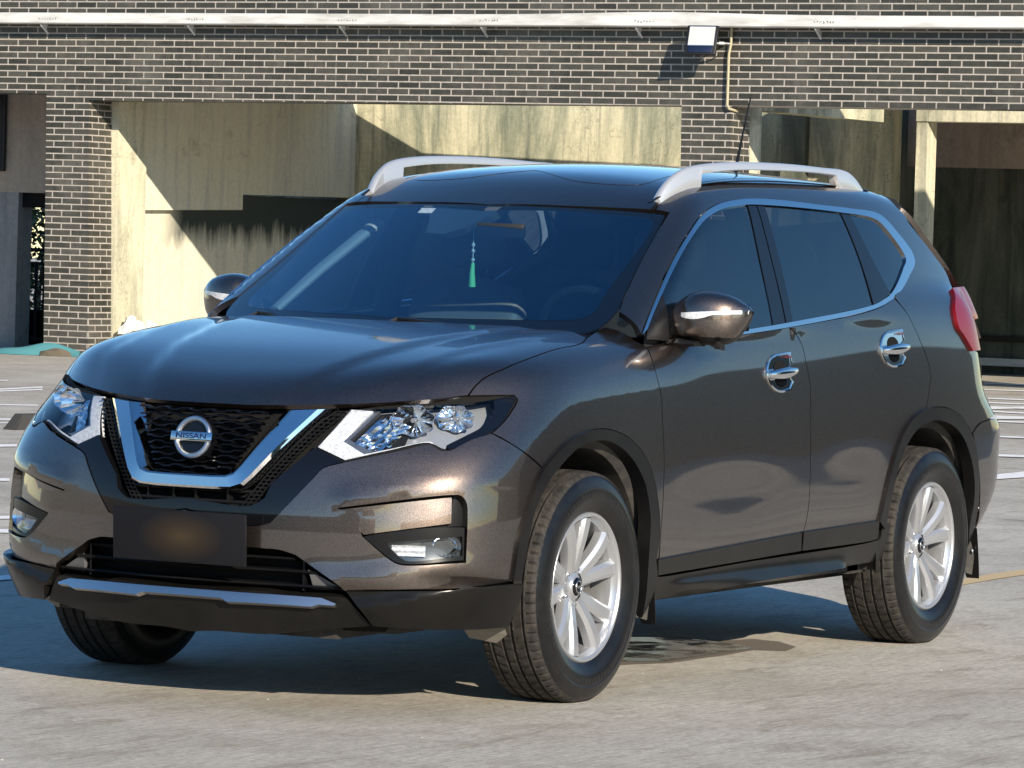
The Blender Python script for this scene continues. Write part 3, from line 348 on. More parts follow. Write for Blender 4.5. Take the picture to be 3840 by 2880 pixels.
def panel(name,f,dr,loop,m,parent,depth=.02,h=.035,gap=.0022,holes=(),half=False,ds=.014,both=False,flange_m=None,flip=False):
    """a body panel: the closed outline laid on surface f, seen along direction dr, with returned edges"""
    dr=np.array(dr,float);dr/=np.linalg.norm(dr)
    e1=np.cross([0,0,1],dr) if abs(dr[2])<.95 else np.cross([0,1,0],dr);e1/=np.linalg.norm(e1);e2=np.cross(dr,e1)
    loops=[loop]+list(holes);P2=[];dep=[]
    for i,lp in enumerate(loops):
        lp=DD(lp) if isinstance(lp,str) else np.array(lp,float)
        q=lp[:,:3];dep+=list(q@dr);s=smooth_loop(np.stack([q@e1,q@e2],1),lp[:,3]>0,ds)
        P2.append(inset(s,gap if i==0 else -gap))
    dep=np.array(dep);outer=P2[0]
    lo=outer.min(0);hi=outer.max(0);gx,gy=np.meshgrid(np.arange(lo[0]+h/2,hi[0],h),np.arange(lo[1]+h/2,hi[1],h));gx[::2]+=h/2
    G=np.stack([gx.ravel(),gy.ravel()],1);k=inpoly(G,outer)&(segdist(G,outer)>h*.45)
    for q in P2[1:]: k&=~inpoly(G,q)&(segdist(G,q)>h*.45)
    G=G[k];V=np.concatenate(P2+[G]);E=[];b=0
    for q in P2: E+=[(b+i,b+(i+1)%len(q)) for i in range(len(q))];b+=len(q)
    r=delaunay_2d_cdt([Vector(v) for v in V],E,[],0,1e-6);V=np.array([tuple(v) for v in r[0]]);T=[t for t in r[2]]
    cen=np.array([V[list(t)].mean(0) for t in T]);k=inpoly(cen,outer)
    for q in P2[1:]: k&=~inpoly(cen,q)
    T=[t for t,kk in zip(T,k) if kk]
    o=V[:,:1]*e1+V[:,1:]*e2+dr*(dep.max()+.30)
    if half: o[:,1]=np.where(np.abs(o[:,1])<.006+gap*1.5,0.0,o[:,1])
    q,ok=cast(f,o,-dr,0,dep.max()-dep.min()+.75,160)
    if (~ok).any():
        # borrow the depth of the nearest good vertex
        gi=np.where(ok)[0]
        for i in np.where(~ok)[0]:
            j=gi[((V[gi]-V[i])**2).sum(1).argmin()];q[i]=o[i]-dr*((o[j]-q[j])@dr)
    nr=grad(f,q)
    if half:
        zz=np.abs(q[:,1])<.006;q[zz,1]=0;nr[zz,1]=0;nr/=np.linalg.norm(nr,axis=1,keepdims=True)
    # orientation
    vs=q.tolist();ns=nr.tolist();fs=[]
    for t in T:
        a,b_,c_=(q[i] for i in t);nn=np.cross(b_-a,c_-a);fs.append(tuple(t) if nn@nr[t[0]]>0 else tuple(t[::-1]))
    nf=len(fs);cnt={}
    for t in fs:
        for i in range(3):
            a,b_=t[i],t[(i+1)%3];cnt[(a,b_)]=1
    be=[(a,b_) for (a,b_) in cnt if (b_,a) not in cnt]
    for a,b_ in be:
        if depth<=0: break
        if half and abs(q[a][1])<1e-5 and abs(q[b_][1])<1e-5: continue
        pa,pb=q[a],q[b_];na=np.cross(pb-pa,nr[a]);na=na/(np.linalg.norm(na)+1e-12)
        k0=len(vs);vs+=[pa.tolist(),pb.tolist(),(pb-nr[b_]*depth).tolist(),(pa-nr[a]*depth).tolist()];ns+=[na.tolist()]*4;fs.append((k0+1,k0,k0+3,k0+2))
    if half:
        n0=len(vs);v2=[(x,-y,z) for x,y,z in vs];n2=[(x,-y,z) for x,y,z in ns];vs+=v2;ns+=n2;fs+=[tuple(i+n0 for i in f_[::-1]) for f_ in fs[:]]
        mats=[0]*nf+[1]*(len(fs)//2-nf);mats=mats+mats
    else: mats=[0]*nf+[1]*(len(fs)-nf)
    out=[]
    for sgn in ((1,-1) if both else (1,)):
        if sgn<0: vs=[(x,-y,z) for x,y,z in vs];ns=[(x,-y,z) for x,y,z in ns];fs=[f_[::-1] for f_ in fs]
        me=bpy.data.meshes.new(name);me.from_pydata(vs,[],fs);me.update();me.shade_smooth()
        ml=[m,flange_m or m];me.materials.append(ml[0]);me.materials.append(ml[1])
        for p,k in zip(me.polygons,mats): p.material_index=k
        me.normals_split_custom_set_from_vertices([Vector(n).normalized() for n in ns])
        par=parent[0 if sgn>0 else 1] if isinstance(parent,(list,tuple)) else parent
        ob=bpy.data.objects.new(name,me);C.objects.link(ob);ob.parent=par;out.append(ob)
    return out if both else out[0]
front=lambda p: smax(f_side(p),f_front(p),.26)
car=tag(empty('parked_car'),'dark brown-grey metallic SUV parked at an angle on the concrete lot, chrome V grille and silver roof rails','car')
bx=lambda: MB()
S=(.2,.95,.25)
panel('hood',body,(.35,0,1),'hood',paint,car,half=True,gap=.002)
fend=panel('front_fender',body,(.35,.72,.62),'fender',paint,car,both=True)
fbumper=panel('front_bumper',front,(.75,.62,.1),'bumper',paint,car,half=True,holes=['pocket'],h=.03,depth=.045,gap=.0015)
panel('headlight_gap',off(body,-.014),(.6,.75,.2),'hl_gap',dark,car,both=True,depth=0,gap=-.001,holes=['headlight'])
doors_f=panel('front_door',uni,(0,1,.1),'front_door',paint,car,both=True)
doors_r=panel('rear_door',uni,(0,1,.1),'rear_door',paint,car,both=True)
panel('side_frame',uni,(.02,.85,.53),'side_frame',paint,car,both=True,h=.03)
panel('roof',green,(0,0,1),'roof',paint,car,half=True,gap=.001)
sr=panel('sunroof',off(green,.0012),(0,0,1),'sunroof',roofglass,car,half=True,depth=.002)
ws=panel('windshield',green,(.5,0,.86),'windshield',g_ws,car,half=True,depth=0)
panel('solar_film',off(green,-.003),(.5,0,.86),'frit_hole',film,ws,half=True,depth=0,gap=-.001)
panel('windshield_border',off(green,-.005),(.5,0,.86),'frit',frit,ws,half=True,depth=0,gap=0)
g_quarter=thin_glass('dark_quarter_glass',(.04,.05,.055),2.3)
panel('window_trim',off(green,.004),(0,.93,.36),'chrome',chrome,car,both=True,depth=.012,gap=.0,h=.05,ds=.01)
panel('window',off(green,-.004),(0,.93,.36),'glass_f',g_side,doors_f,both=True,depth=0,gap=0)
panel('window',off(green,-.004),(0,.93,.36),'glass_r',g_side,doors_r,both=True,depth=0,gap=0)
panel('quarter_window',off(green,-.004),(0,.93,.36),'glass_q',g_quarter,car,both=True,depth=0,gap=0)
panel('pillar_trim',off(green,-.001),(0,.93,.36),'pillar_b1',gloss,doors_f,both=True,depth=.01,gap=0)
panel('pillar_trim',off(green,-.001),(0,.93,.36),'pillar_b2',gloss,doors_r,both=True,depth=.01,gap=0)
panel('pillar_trim',off(green,-.001),(0,.93,.36),'pillar_c',gloss,doors_r,both=True,depth=.01,gap=0)
panel('mirror_base',off(green,.002),(0,.93,.36),'mirror_tri',satin,doors_f,both=True,depth=.01,gap=0)
panel('door_cladding',off(f_side,.010),(0,1,.1),'clad_f',clad,doors_f,both=True,depth=.018,gap=.001)
panel('door_cladding',off(f_side,.010),(0,1,.1),'clad_r',clad,doors_r,both=True,depth=.018,gap=.001)
sillf=lambda p: f_side(p)+.004-.030*np.exp(-(np.where(p[...,2]>.300,(p[...,2]-.300)/.030,(p[...,2]-.300)/.020))**2)*sstep(-.45,-.75,p[...,0])*sstep(-2.08,-1.9,p[...,0])
panel('sill_trim',sillf,(0,1,-.1),'sill',clad,car,both=True,depth=.05)
panel('wheel_arch_trim',off(body,.010),(.1,1,.1),'arch_f',satin,car,both=True,depth=.045,gap=.0,h=.02,ds=.01)
panel('wheel_arch_trim',off(body,.010),(-.1,1,.1),'arch_r',satin,car,both=True,depth=.045,gap=.0,h=.02,ds=.01)
vz=lambda p:.318+.075*sstep(.5,.95,p[...,1])
valf=lambda p: front(p)-.003-.026*np.exp(-np.where(p[...,2]>vz(p),np.abs(p[...,2]-vz(p))/.030,np.abs(p[...,2]-vz(p))/.09)**1.5)
panel('bumper_valance',valf,(.75,.62,.0),'valance',clad,car,both=True,depth=.05,gap=.002,h=.015)
panel('bumper_skid',off(front,.006),(1,.1,0),'skid',clad,car,half=True,depth=.05,gap=.001)
panel('skid_strip',lambda p: front(p)-.012-(.350-p[...,2])*.75,(1,.1,.3),[(.94,0,.3500,1),(.93,.19,.3495,0),(.90,.38,.3490,0),(.88,.450,.3470,1),(.86,.495,.3285,1),(.86,.493,.3220,1),(.87,.445,.3215,1),(.875,.425,.3130,1),(.92,.160,.3125,1),(.925,.137,.3240,1),(.93,0,.3245,1)],satchrome,car,half=True,depth=.020,gap=.0,ds=.02,h=.012)
panel('grille_surround',off(front,-.004),(1,.3,.2),'surround',gloss,car,half=True,depth=.05,gap=.001)
panel('tow_cover',off(front,.0012),(.75,.62,.1),'tow_cover',paint,fbumper,depth=.003,gap=.0)
pkf=lambda p: front(p)+.004+.022*sstep(.50,.80,p[...,1])
panel('pocket_panel',pkf,(.75,.62,.1),'pocket_panel',paint,fbumper,both=True,depth=.02)
panel('pocket_corner',off(front,-.034),(.75,.62,.1),'pocket_corner',satin,fbumper,both=True,depth=.01)
panel('pocket_backing',off(front,-.040),(.75,.62,.1),'pocket',dark,fbumper,both=True,depth=0,gap=-.01)
fogdark=mat('fog_lamp_housing',(.10,.105,.11),.25,.7)
fogs=panel('fog_light',off(front,-.010),(.75,.62,.1),'fog_bezel',satin,car,both=True,depth=.035,holes=['fog_hole'],gap=.001)
panel('lens',off(front,-.018),(.75,.62,.1),'fog_hole',g_lens,fogs,both=True,depth=0,gap=0)
panel('reflector',off(front,-.036),(.75,.62,.1),'fog_hole',fogdark,fogs,both=True,depth=0,gap=-.004)
tails=panel('tail_light',off(uni,.012),(-.3,.9,.1),'taillight',red_lens,car,both=True,depth=.04)
# ------------------------------------------------------------------ car details
def FX(y,z,o=0): return float(front_x(y,z))+o
def front_x(y,z):
    q,ok=cast(front,np.array([[2.,abs(y),z]]),[-1,0,0],.5,2.5,120); return q[0][0]
# wheels: axis along y, outer face at +y
def make_wheel():
    wv=empty('wheel',(0,0,0),car)
    R=.361;prof=[];ms=[]
    half=[(.233,.092,0),(.240,.101,0),(.252,.106,0),(.262,.1105,0),(.266,.1115,0),(.268,.1125,0),(.285,.1145,0),(.300,.1140,0),(.305,.1135,0),(.308,.1150,0),(.326,.1110,0),(.338,.1060,0),(.346,.1010,1),(.352,.0960,1),(.3560,.0900,1),(.3575,.0860,1),(.3585,.0700,1),(.3600,.0675,1),(.3600,.0640,1),(.3520,.0625,1),(.3520,.0545,1),(.3602,.0530,1),(.3608,.0400,1),(.3610,.0270,1),(.3610,.0240,1),(.3525,.0225,1),(.3525,.0125,1),(.3612,.0110,1),(.3612,.004,1)]
    P=[(r,h) for r,h,_ in half]+[(r,-h) for r,h,_ in half[::-1]]
    ms=[m for *_,m in half]+[m for *_,m in half[::-1]]
    N=432
    def mod(k,j):
        jj=j if j<len(half) else len(P)-1-j
        ph=k%6 if j<len(half) else (k+3)%6
        if 13<=jj<=16: return -.0050 if ph==0 else 0
        if 21<=jj<=23: return -.004 if (k+jj)%7==0 else 0
        if 27<=jj: return -.003 if (k)%9==0 else 0
        return 0
    t=MB();t.lathe(P+[(.225,-.088),(.225,.088)],N,mis=ms[:-1]+[0,0,0],close=True,mod=mod)
    for a0,nn in ((-118,10),(-40,7),(52,9),(120,7)):
        for k in range(nn):
            an=math.radians(a0+k*4.2);c_,s_=math.cos(an),math.sin(an);w_=.0030+.002*(k%3);q=[]
            for rr in (.281,.299):
                for dw in (-w_,w_): q.append((rr*c_-dw*s_,.1149,rr*s_+dw*c_))
            q+= [(x_,.112,z_) for x_,_,z_ in q];t.add(q,[(0,1,3,2),(0,1,5,4),(2,3,7,6),(0,2,6,4),(1,3,7,5)])
    tyre=t.build('tyre',[rubber,tread],wv,sharp=32)
    # rim
    r=MB()
    r.lathe([(.2335,.0925),(.2300,.0965),(.2235,.0960),(.2180,.0900),(.2150,.080),(.2095,.070),(.2060,.045),(.2040,.0),(.2120,-.075),(.2300,-.088),(.2325,-.090)],96)
    def prof_spoke(rad): # outer face height y, half width
        a=(rad-.045)/(.212-.045)
        return .052+.030*math.sin(min(1,a)*math.pi*.5)**1.2, .0225+.0070*a
    for k in range(5):
        for sg in (-1,1):
            c0=math.radians(79.5+72*k)
            P=[]
            for i in range(13):
                rad=.046+(.214-.046)*i/12; a=i/12
                ang=c0+sg*math.radians(11.0+1.5*a+3.2*a*a)
                y,hw=prof_spoke(rad); ct=Vector((math.cos(ang),0,math.sin(ang)));tn=Vector((-math.sin(ang),0,math.cos(ang)))
                row=[]
                for u,dy in ((-1,-.034),(-.97,-.012),(-.93,-.008),(-.55,.0015),(-.50,.002),(.50,.002),(.55,.0015),(.93,-.008),(.97,-.012),(1,-.034)):
                    p=ct*rad+tn*hw*u*(1 if abs(u)>.5 else 1); p.y=y+dy; row.append(p)
                P.append(row)
            r.grid(P)
    # hub with lug pockets
    r.lathe([(.0001,.060),(.030,.060),(.033,.058),(.036,.054),(.048,.049),(.060,.041),(.074,.034),(.080,.024),(.078,.0),(.0001,.0)],80)
    rim=r.build('rim',silver,wv,sharp=15)
    cp=MB();cp.lathe([(.0001,.066),(.024,.066),(.0285,.063),(.030,.058)],40);cap=cp.build('hub_cap',gloss,wv)
    ring=MB();ring.lathe([(.0165,.0665),(.0180,.0680),(.0195,.0665)],40);ring.box((-.0205,.0665,-.0028),(.0205,.0685,.0028));ring.build('cap_emblem',satchrome,wv)
    for k in range(5):
        an=math.radians(43.5+72*k);x,z=.057*math.cos(an),.057*math.sin(an)
        q=MB();q.lathe([(.0001,.052),(.006,.052),(.0075,.050),(.0095,.046),(.0095,.036),(.0125,.037),(.0145,.0405),(.0155,.030)],18);q.v=[(a+x,b,c_+z) for a,b,c_ in q.v]
        q.build('lug_nut',satchrome,wv)
    b=MB();b.lathe([(.06,.0),(.06,.004),(.148,.004),(.148,-.020),(.06,-.020)],64);b.lathe([(.0001,.0),(.0001,.012),(.078,.012),(.082,-.03)],40,mi=1)
    q=[]
    for i in range(9):
        an=math.radians(150+i*7.5);q.append([Vector((math.cos(an)*rr,yy,math.sin(an)*rr)) for rr,yy in ((.095,.022),(.16,.022),(.165,.0),(.165,-.05),(.095,-.05))])
    b.grid(q,2,closev=True)
    b.build('brake_disc',[disc,rust,caliper],wv)
    return wv
wh0=make_wheel()
def copy_tree(o,parent):
    c_=o.copy();C.objects.link(c_);c_.parent=parent
    for ch in o.children: copy_tree(ch,c_)
    return c_
YW=.7875
for i,(x,s) in enumerate(((0,1),(-2.705,1),(0,-1),(-2.705,-1))):
    wv=wh0 if i==0 else copy_tree(wh0,car)
    wv.location=(x,YW*s,.3545); wv.rotation_euler=(0,math.radians((0,-4,31,12)[i]),0 if s>0 else math.pi)
# wheel wells
for x in (0,-2.705):
    for s in (1,-1):
        m=MB();P=[]
        for i in range(25):
            an=math.radians(-10+i*207/24);co,si=math.cos(an),math.sin(an)
            P.append([(x+co*r_,s*y_,.36+si*r_) for r_,y_ in ((.462,.872),(.452,.866),(.425,.845),(.425,.50),(.30,.48),(.02,.48))])
        m.grid(P)
        ob=m.build('wheel_well',liner,car)
        if s>0:
            for an in (148,168,186):
                q=MB()
                a_=math.radians(an);k=Vector((x+math.cos(a_)*.440,.874,.36+math.sin(a_)*.440))
                z=MB();z.lathe([(.0001,.003),(.006,.003),(.009,0)],10);q.add([(k.x+a,k.y+b_,k.z+c_) for a,b_,c_ in z.v],z.f)
                q.build('clip',satchrome,ob)
# mud flaps behind each wheel
for x,s in ((0,1),(0,-1),(-2.705,1),(-2.705,-1)):
    m=MB();xx=x-.432
    P=[]
    for i in range(9):
        z=.40-.19*i/8;dx=-.018*math.sin(i/8*math.pi*.5)-.02*(i/8)
        P.append([(xx+dx-.012,s*.885,z),(xx+dx,s*.890,z),(xx+dx,s*(.80+.04*(i/8)**2),z),(xx+dx-.012,s*(.80+.04*(i/8)**2),z)])
    m.grid(P,closev=True);m.add(P[-1],[(0,1,2,3)]);m.build('mud_flap',satin,car,sharp=30)
dusty=mat('dusty_plastic',(.20,.18,.15),.8)
# splash deflector ahead of the front wheel
for s in (1,-1):
    MB().add([(.46,s*.84,.27),(.46,s*.70,.25),(.43,s*.71,.215),(.42,s*.80,.205),(.44,s*.845,.235)],[(0,1,2,3,4)]).build('splash_deflector',dusty,car,smooth=False)
# underbody, floor and inner body
u=MB()
u.box((-3.35,-.60,.235),(.70,.60,.30))
u.box((-2.25,-.80,.285),(-.47,.80,.36)); u.box((.05,-.45,.215),(.78,.45,.30)); u.box((-2.32,.60,.275),(-2.16,.80,.34))
u.tube([(-2.705,-.7,.34),(-2.705,.7,.34)],.035); u.tube([(0,-.7,.32),(0,.7,.32)],.03)
u.tube([(-2.9,.3,.27),(-3.3,.45,.27),(-3.45,.5,.28)],.03)
u.build('underbody',liner,car,smooth=False)
b=MB();b.box((.12,-.47,.30),(.68,.47,.80));b.box((-.36,-.80,.36),(-.30,.80,1.05));b.box((-3.40,-.78,.36),(-3.36,.78,1.0));b.box((-3.36,-.47,.3),(-.30,.47,.40));
b.build('inner_body',dark,car,smooth=False)
# radiator support behind the grille
gb=MB();P=[]
for i in range(21):
    y=-.60+1.2*i/20;P.append([(FX(y,z)-.075,y,z) for z in (.24,.35,.5,.62,.75,.885)])
gb.grid(P);gb.build('radiator_support',dark,car)
# grille mesh: rows of wavy bars in the V
g=MB()
def vin(z): # half width of the inner V at height z
    return .134+(z-.70)*(.238-.134)/.185
def gx(y,z): return FX(y,z)-.030
rows=11
for r_ in range(rows):
    z0=.712+r_*.0168
    hw=vin(z0)-.004;n=int(hw*2/.006);pts=[]
    for i in range(n+1):
        y=-hw+2*hw*i/n;ph=(y/.082+ (.5 if r_%2 else 0))%1.0
        w_=1 if .15<ph<.5 else (0 if .65<ph<1.0 else (ph-.5)/.15*-1+1 if ph<=.65 and ph>=.5 else ph/.15)
        pts.append((y,z0+(w_-.5)*.0055))
    P=[]
    for y,z in pts:
        x=gx(y,.8)+ (0.02-(.80-.8));x=.876-.075*(y/.25)**2*.35-.22*(z-.80);P.append([(x+.004,y,z+.0022),(x+.006,y,z),(x+.004,y,z-.0024),(x-.020,y,z-.004),(x-.020,y,z+.004)])
    g.grid(P,closev=True)
g.build('grille',gloss,car,sharp=30)
# mesh band outside the chrome V
for s in (1,-1):
    m=MB()
    for i in range(26):
        t=i/25;z=.892-.29*t;y0=.402-.225*t**.9;wd=.032
        y=y0+.004;x=FX(y,z)-.028
        m.box((x-.02,min(s*y,s*(y+wd)),z-.0022),(x+.006,max(s*y,s*(y+wd)),z+.0022))
    for dy in (0,.017,.034):
        m.tube([(FX(.402-.225*(k/12)**.9+dy,.892-.29*k/12)-.024,s*(.404-.225*(k/12)**.9+dy),.892-.29*k/12) for k in range(13)],.0026,6)
    m.build('grille_side_mesh',satin,car,smooth=False)
# lower slot under the V with dividers
m=MB()
for z in (.645,.612):
    m.tube([(FX(y,z)-.028,y,z) for y in np.linspace(-.215,.215,15)],.006,8)
for y in (-.155,.02,.13,-.06): m.box((FX(y,.625)-.05,y-.003,.606),(FX(y,.625)-.022,y+.003,.650))
m.build('grille_slot_bars',satin,car)
# chrome V
O=[(.394,.899),(.345,.838),(.300,.780),(.262,.728),(.232,.688),(.205,.660),(.170,.648),(.10,.645),(0,.645)]
I=[(.252,.889),(.226,.842),(.202,.798),(.182,.760),(.166,.730),(.150,.711),(.125,.704),(.08,.703),(0,.703)]
P=[]
for k,((yo,zo),(yi,zi)) in enumerate(zip(O,I)):
    drop=.030*max(0,1-k/4.5);row=[]
    for t,dx in ((-.02,-.035),(0,-.006),(.10,.016),(.22,.024),(.70,.026),(.78,.022),(1.0,-.012),(1.02,-.04)):
        y=yo+(yi-yo)*t;z=zo+(zi-zo)*t;row.append((FX(y,min(z,.88))-drop+dx,y,z))
    P.append(row)
P=P+[[(a,-b_,c_) for a,b_,c_ in r_] for r_ in P[-2::-1]]
v=MB();v.grid(P);v.add(P[0],[tuple(range(8))]);v.add(P[-1],[tuple(range(8))]);v.build('chrome_v',chrome,car,sharp=22)
# emblem
em=empty('emblem',(.895,0,.800),car);em.rotation_euler=(0,math.radians(-13),0)
q=MB();q.lathe([(.048,-.004),(.050,.004),(.054,.008),(.060,.008),(.064,.004),(.065,-.004)],72,axis='x');q.build('ring',satchrome,em)
q=MB();q.lathe([(.0001,-.006),(.064,-.006),(.067,-.016),(.07,-.03)],48,axis='x');q.build('backing',gloss,em)
q=MB();q.box((-.004,-.073,-.0145),(.013,.073,.0145));q.build('name_bar',chrome,em,bevel=.003)
def text(body_,size,m,parent,loc,rot,depth=.001,sx=1,name='lettering'):
    cu=bpy.data.curves.new(name,'FONT');cu.body=body_;cu.size=size;cu.extrude=depth;cu.align_x='CENTER';cu.align_y='CENTER';cu.offset=size*.012
    to=bpy.data.objects.new(name,cu);C.objects.link(to);bpy.context.view_layer.update()
    me=bpy.data.meshes.new_from_object(to.evaluated_get(bpy.context.evaluated_depsgraph_get()));bpy.data.objects.remove(to)
    o=bpy.data.objects.new(name,me);C.objects.link(o);me.materials.clear();me.materials.append(m);o.parent=parent;o.location=loc;o.rotation_euler=rot;o.scale=(sx,1,1);return o
ink=mat('dark_letter_blue',(.01,.015,.05),.25)
text('NISSAN',.0225,ink,em,(.0134,0,0),(math.pi/2,0,math.pi/2),.0006,1.45)
# headlights
def hl_surface(d): return off(body,-d)
hh=panel('headlight',hl_surface(.090),(.6,.75,.2),'headlight',refl_dark,car,both=True,depth=-.085,gap=.003)
for s,h_ in zip((1,-1),hh):
    L_=h_
    pass
panel('lens',off(body,-.002),(.6,.75,.2),'headlight',g_lens,hh,both=True,depth=.012,gap=.002)
panel('daytime_strip',off(body,-.016),(.6,.75,.2),'drl',white_lens,hh,both=True,depth=.02,gap=.0)
panel('bezel',off(body,-.026),(.6,.75,.2),'hl_bezel',mat('satin_bezel',(.30,.31,.33),.25,.8),hh,both=True,depth=.02,gap=0)
panel('outer_bezel',off(body,-.020),(.6,.75,.2),'hl_black',gloss,hh,both=True,depth=.02,gap=0)
for nm,(rad,dep) in (('hl_bowl1',(.050,.050)),('hl_bowl2',(.043,.045))):
    for s,h_ in zip((1,-1),hh):
        p=DD(nm)[0][:3];m=MB();n=28;P=[]
        ax=Vector((.93,.36,-.02)).normalized();ex=ax.cross(Vector((0,0,1))).normalized();ez=ex.cross(ax)
        ctr=Vector(p)-ax*.012-(Vector((0,.020,0)) if nm=='hl_bowl2' else Vector((0,.004,0)))
        for k in range(n):
            an=2*math.pi*k/n;row=[]
            for t in (.16,.35,.55,.78,1.0,1.04):
                rr=rad*t*(1+.10*((k%4)<2)*t);dd=-dep*(1-t*t) if t<=1 else .002
                q_=ctr+ex*rr*math.cos(an)*1.22+ez*rr*math.sin(an)*.86+ax*dd;row.append((q_.x,s*q_.y,q_.z))
            P.append(row)
        m.grid(P,closeu=True);ob=m.build('reflector',reflector,h_,smooth=False)
        m=MB();m.tube([(ctr-ax*dep)*1,(ctr-ax*.004)*1],.007,12);m.v=[(x,s*y,z) for x,y,z in m.v];m.build('bulb',chrome,h_)
# faceted optics between the daytime strip and the bowls
for s,h_ in zip((1,-1),hh):
    c1,c2_,c3=(Vector(q[:3]) for q in DD('hl_rib'));rng2=random.Random(5);P=[];ux=(c2_-c1);vx=Vector((-.25,.55,-.02)).normalized()*.085
    for i in range(13):
        row=[]
        for j in range(9):
            p=c1+ux*(i/12*1.1-.15)+vx*(j/8)+Vector((.88,.45,0))*(.008*((j)%2)-.02*(j/8)+rng2.uniform(-.002,.003));row.append((p.x,s*p.y,p.z-.028*(j/8)))
        P.append(row)
    m=MB();m.grid(P);m.build('facets',reflector,h_,smooth=False)
for s,fg in zip((1,-1),fogs):
    p=Vector(DD('fog_bowl')[0][:3]);ax=Vector((.88,.45,0)).normalized();ex=ax.cross(Vector((0,0,1))).normalized();ez=ex.cross(ax);P=[]
    for k in range(20):
        an=2*math.pi*k/20;P.append([(lambda q_:(q_.x,s*q_.y,q_.z))(p+ex*.034*t*math.cos(an)*1.25+ez*.034*t*math.sin(an)*.95-ax*.026*(1-t*t)) for t in (.1,.4,.7,1.0)])
    m=MB();m.grid(P,closeu=True);m.build('reflector_bowl',reflector,fg,smooth=False)
    p=Vector(DD('fog_bowl')[1][:3]);m=MB()
    P=[[(lambda q_:(q_.x,s*q_.y,q_.z))(p+ex*u_*.05+ez*v_*.016-ax*(.002+.006*(i%2))) for u_ in (-1,-.3,.4,1)] for i,v_ in enumerate((-1,-.5,0,.5,1))]
    m.grid(P);m.build('light_strip',white_lens,fg,smooth=False)
# licence plate
pl=MB();pl.box((-.004,-.235,-.078),(.008,.235,.078));
pm=mat('dark_licence_plate',(.02,.02,.024),.5,0,0,.15)
_n=NT(pm);_v=_n.obj((1,1.0,1.6));_g=_n.n('ShaderNodeTexGradient',gradient_type='SPHERICAL');_m=_n.n('ShaderNodeMapping');_m.inputs['Location'].default_value=(0,-.05,0);_m.inputs['Scale'].default_value=(1,6.5,13)
_t=_n.n('ShaderNodeTexCoord');_n.l(_t.outputs['Object'],_m.inputs[0]);_n.l(_m.outputs[0],_g.inputs[0]);_n.l(_n.ramp(_g.outputs[0],[(0,(.009,.009,.011)),(.5,(.024,.018,.013)),(1,(.045,.032,.018))]),_n.b.inputs['Base Color'])
o=pl.build('license_plate',pm,car,(.972,.012,.505),bevel=.004);o.rotation_euler=(0,math.radians(3),0)
greyplastic=mat('grey_plastic',(.10,.10,.10),.5)
# lower grille bars
m=MB()
for z,hw in ((.455,.36),(.418,.43),(.375,.50)):
    P=[]
    for y in np.linspace(-hw,hw,31):
        x=FX(y,z)-.020;P.append([(x,y,z+.003),(x+.004,y,z-.002),(x-.004,y,z-.007),(x-.05,y,z-.003),(x-.05,y,z+.005)])
    m.grid(P,closev=True)
for y in (-.38,.38): m.box((FX(y,.40)-.06,y-.003,.36),(FX(y,.40)-.032,y+.003,.455))
m.build('lower_grille',satin,car,sharp=30)
for s in (1,-1):
    MB().add([(FX(.40,.42)-.02,s*.40,.425),(FX(.50,.36)-.012,s*.505,.368),(FX(.42,.36)-.02,s*.41,.366),(FX(.42,.39)-.05,s*.40,.39)],[(0,1,2),(0,2,3)]).build('grille_corner',greyplastic,car,smooth=False)
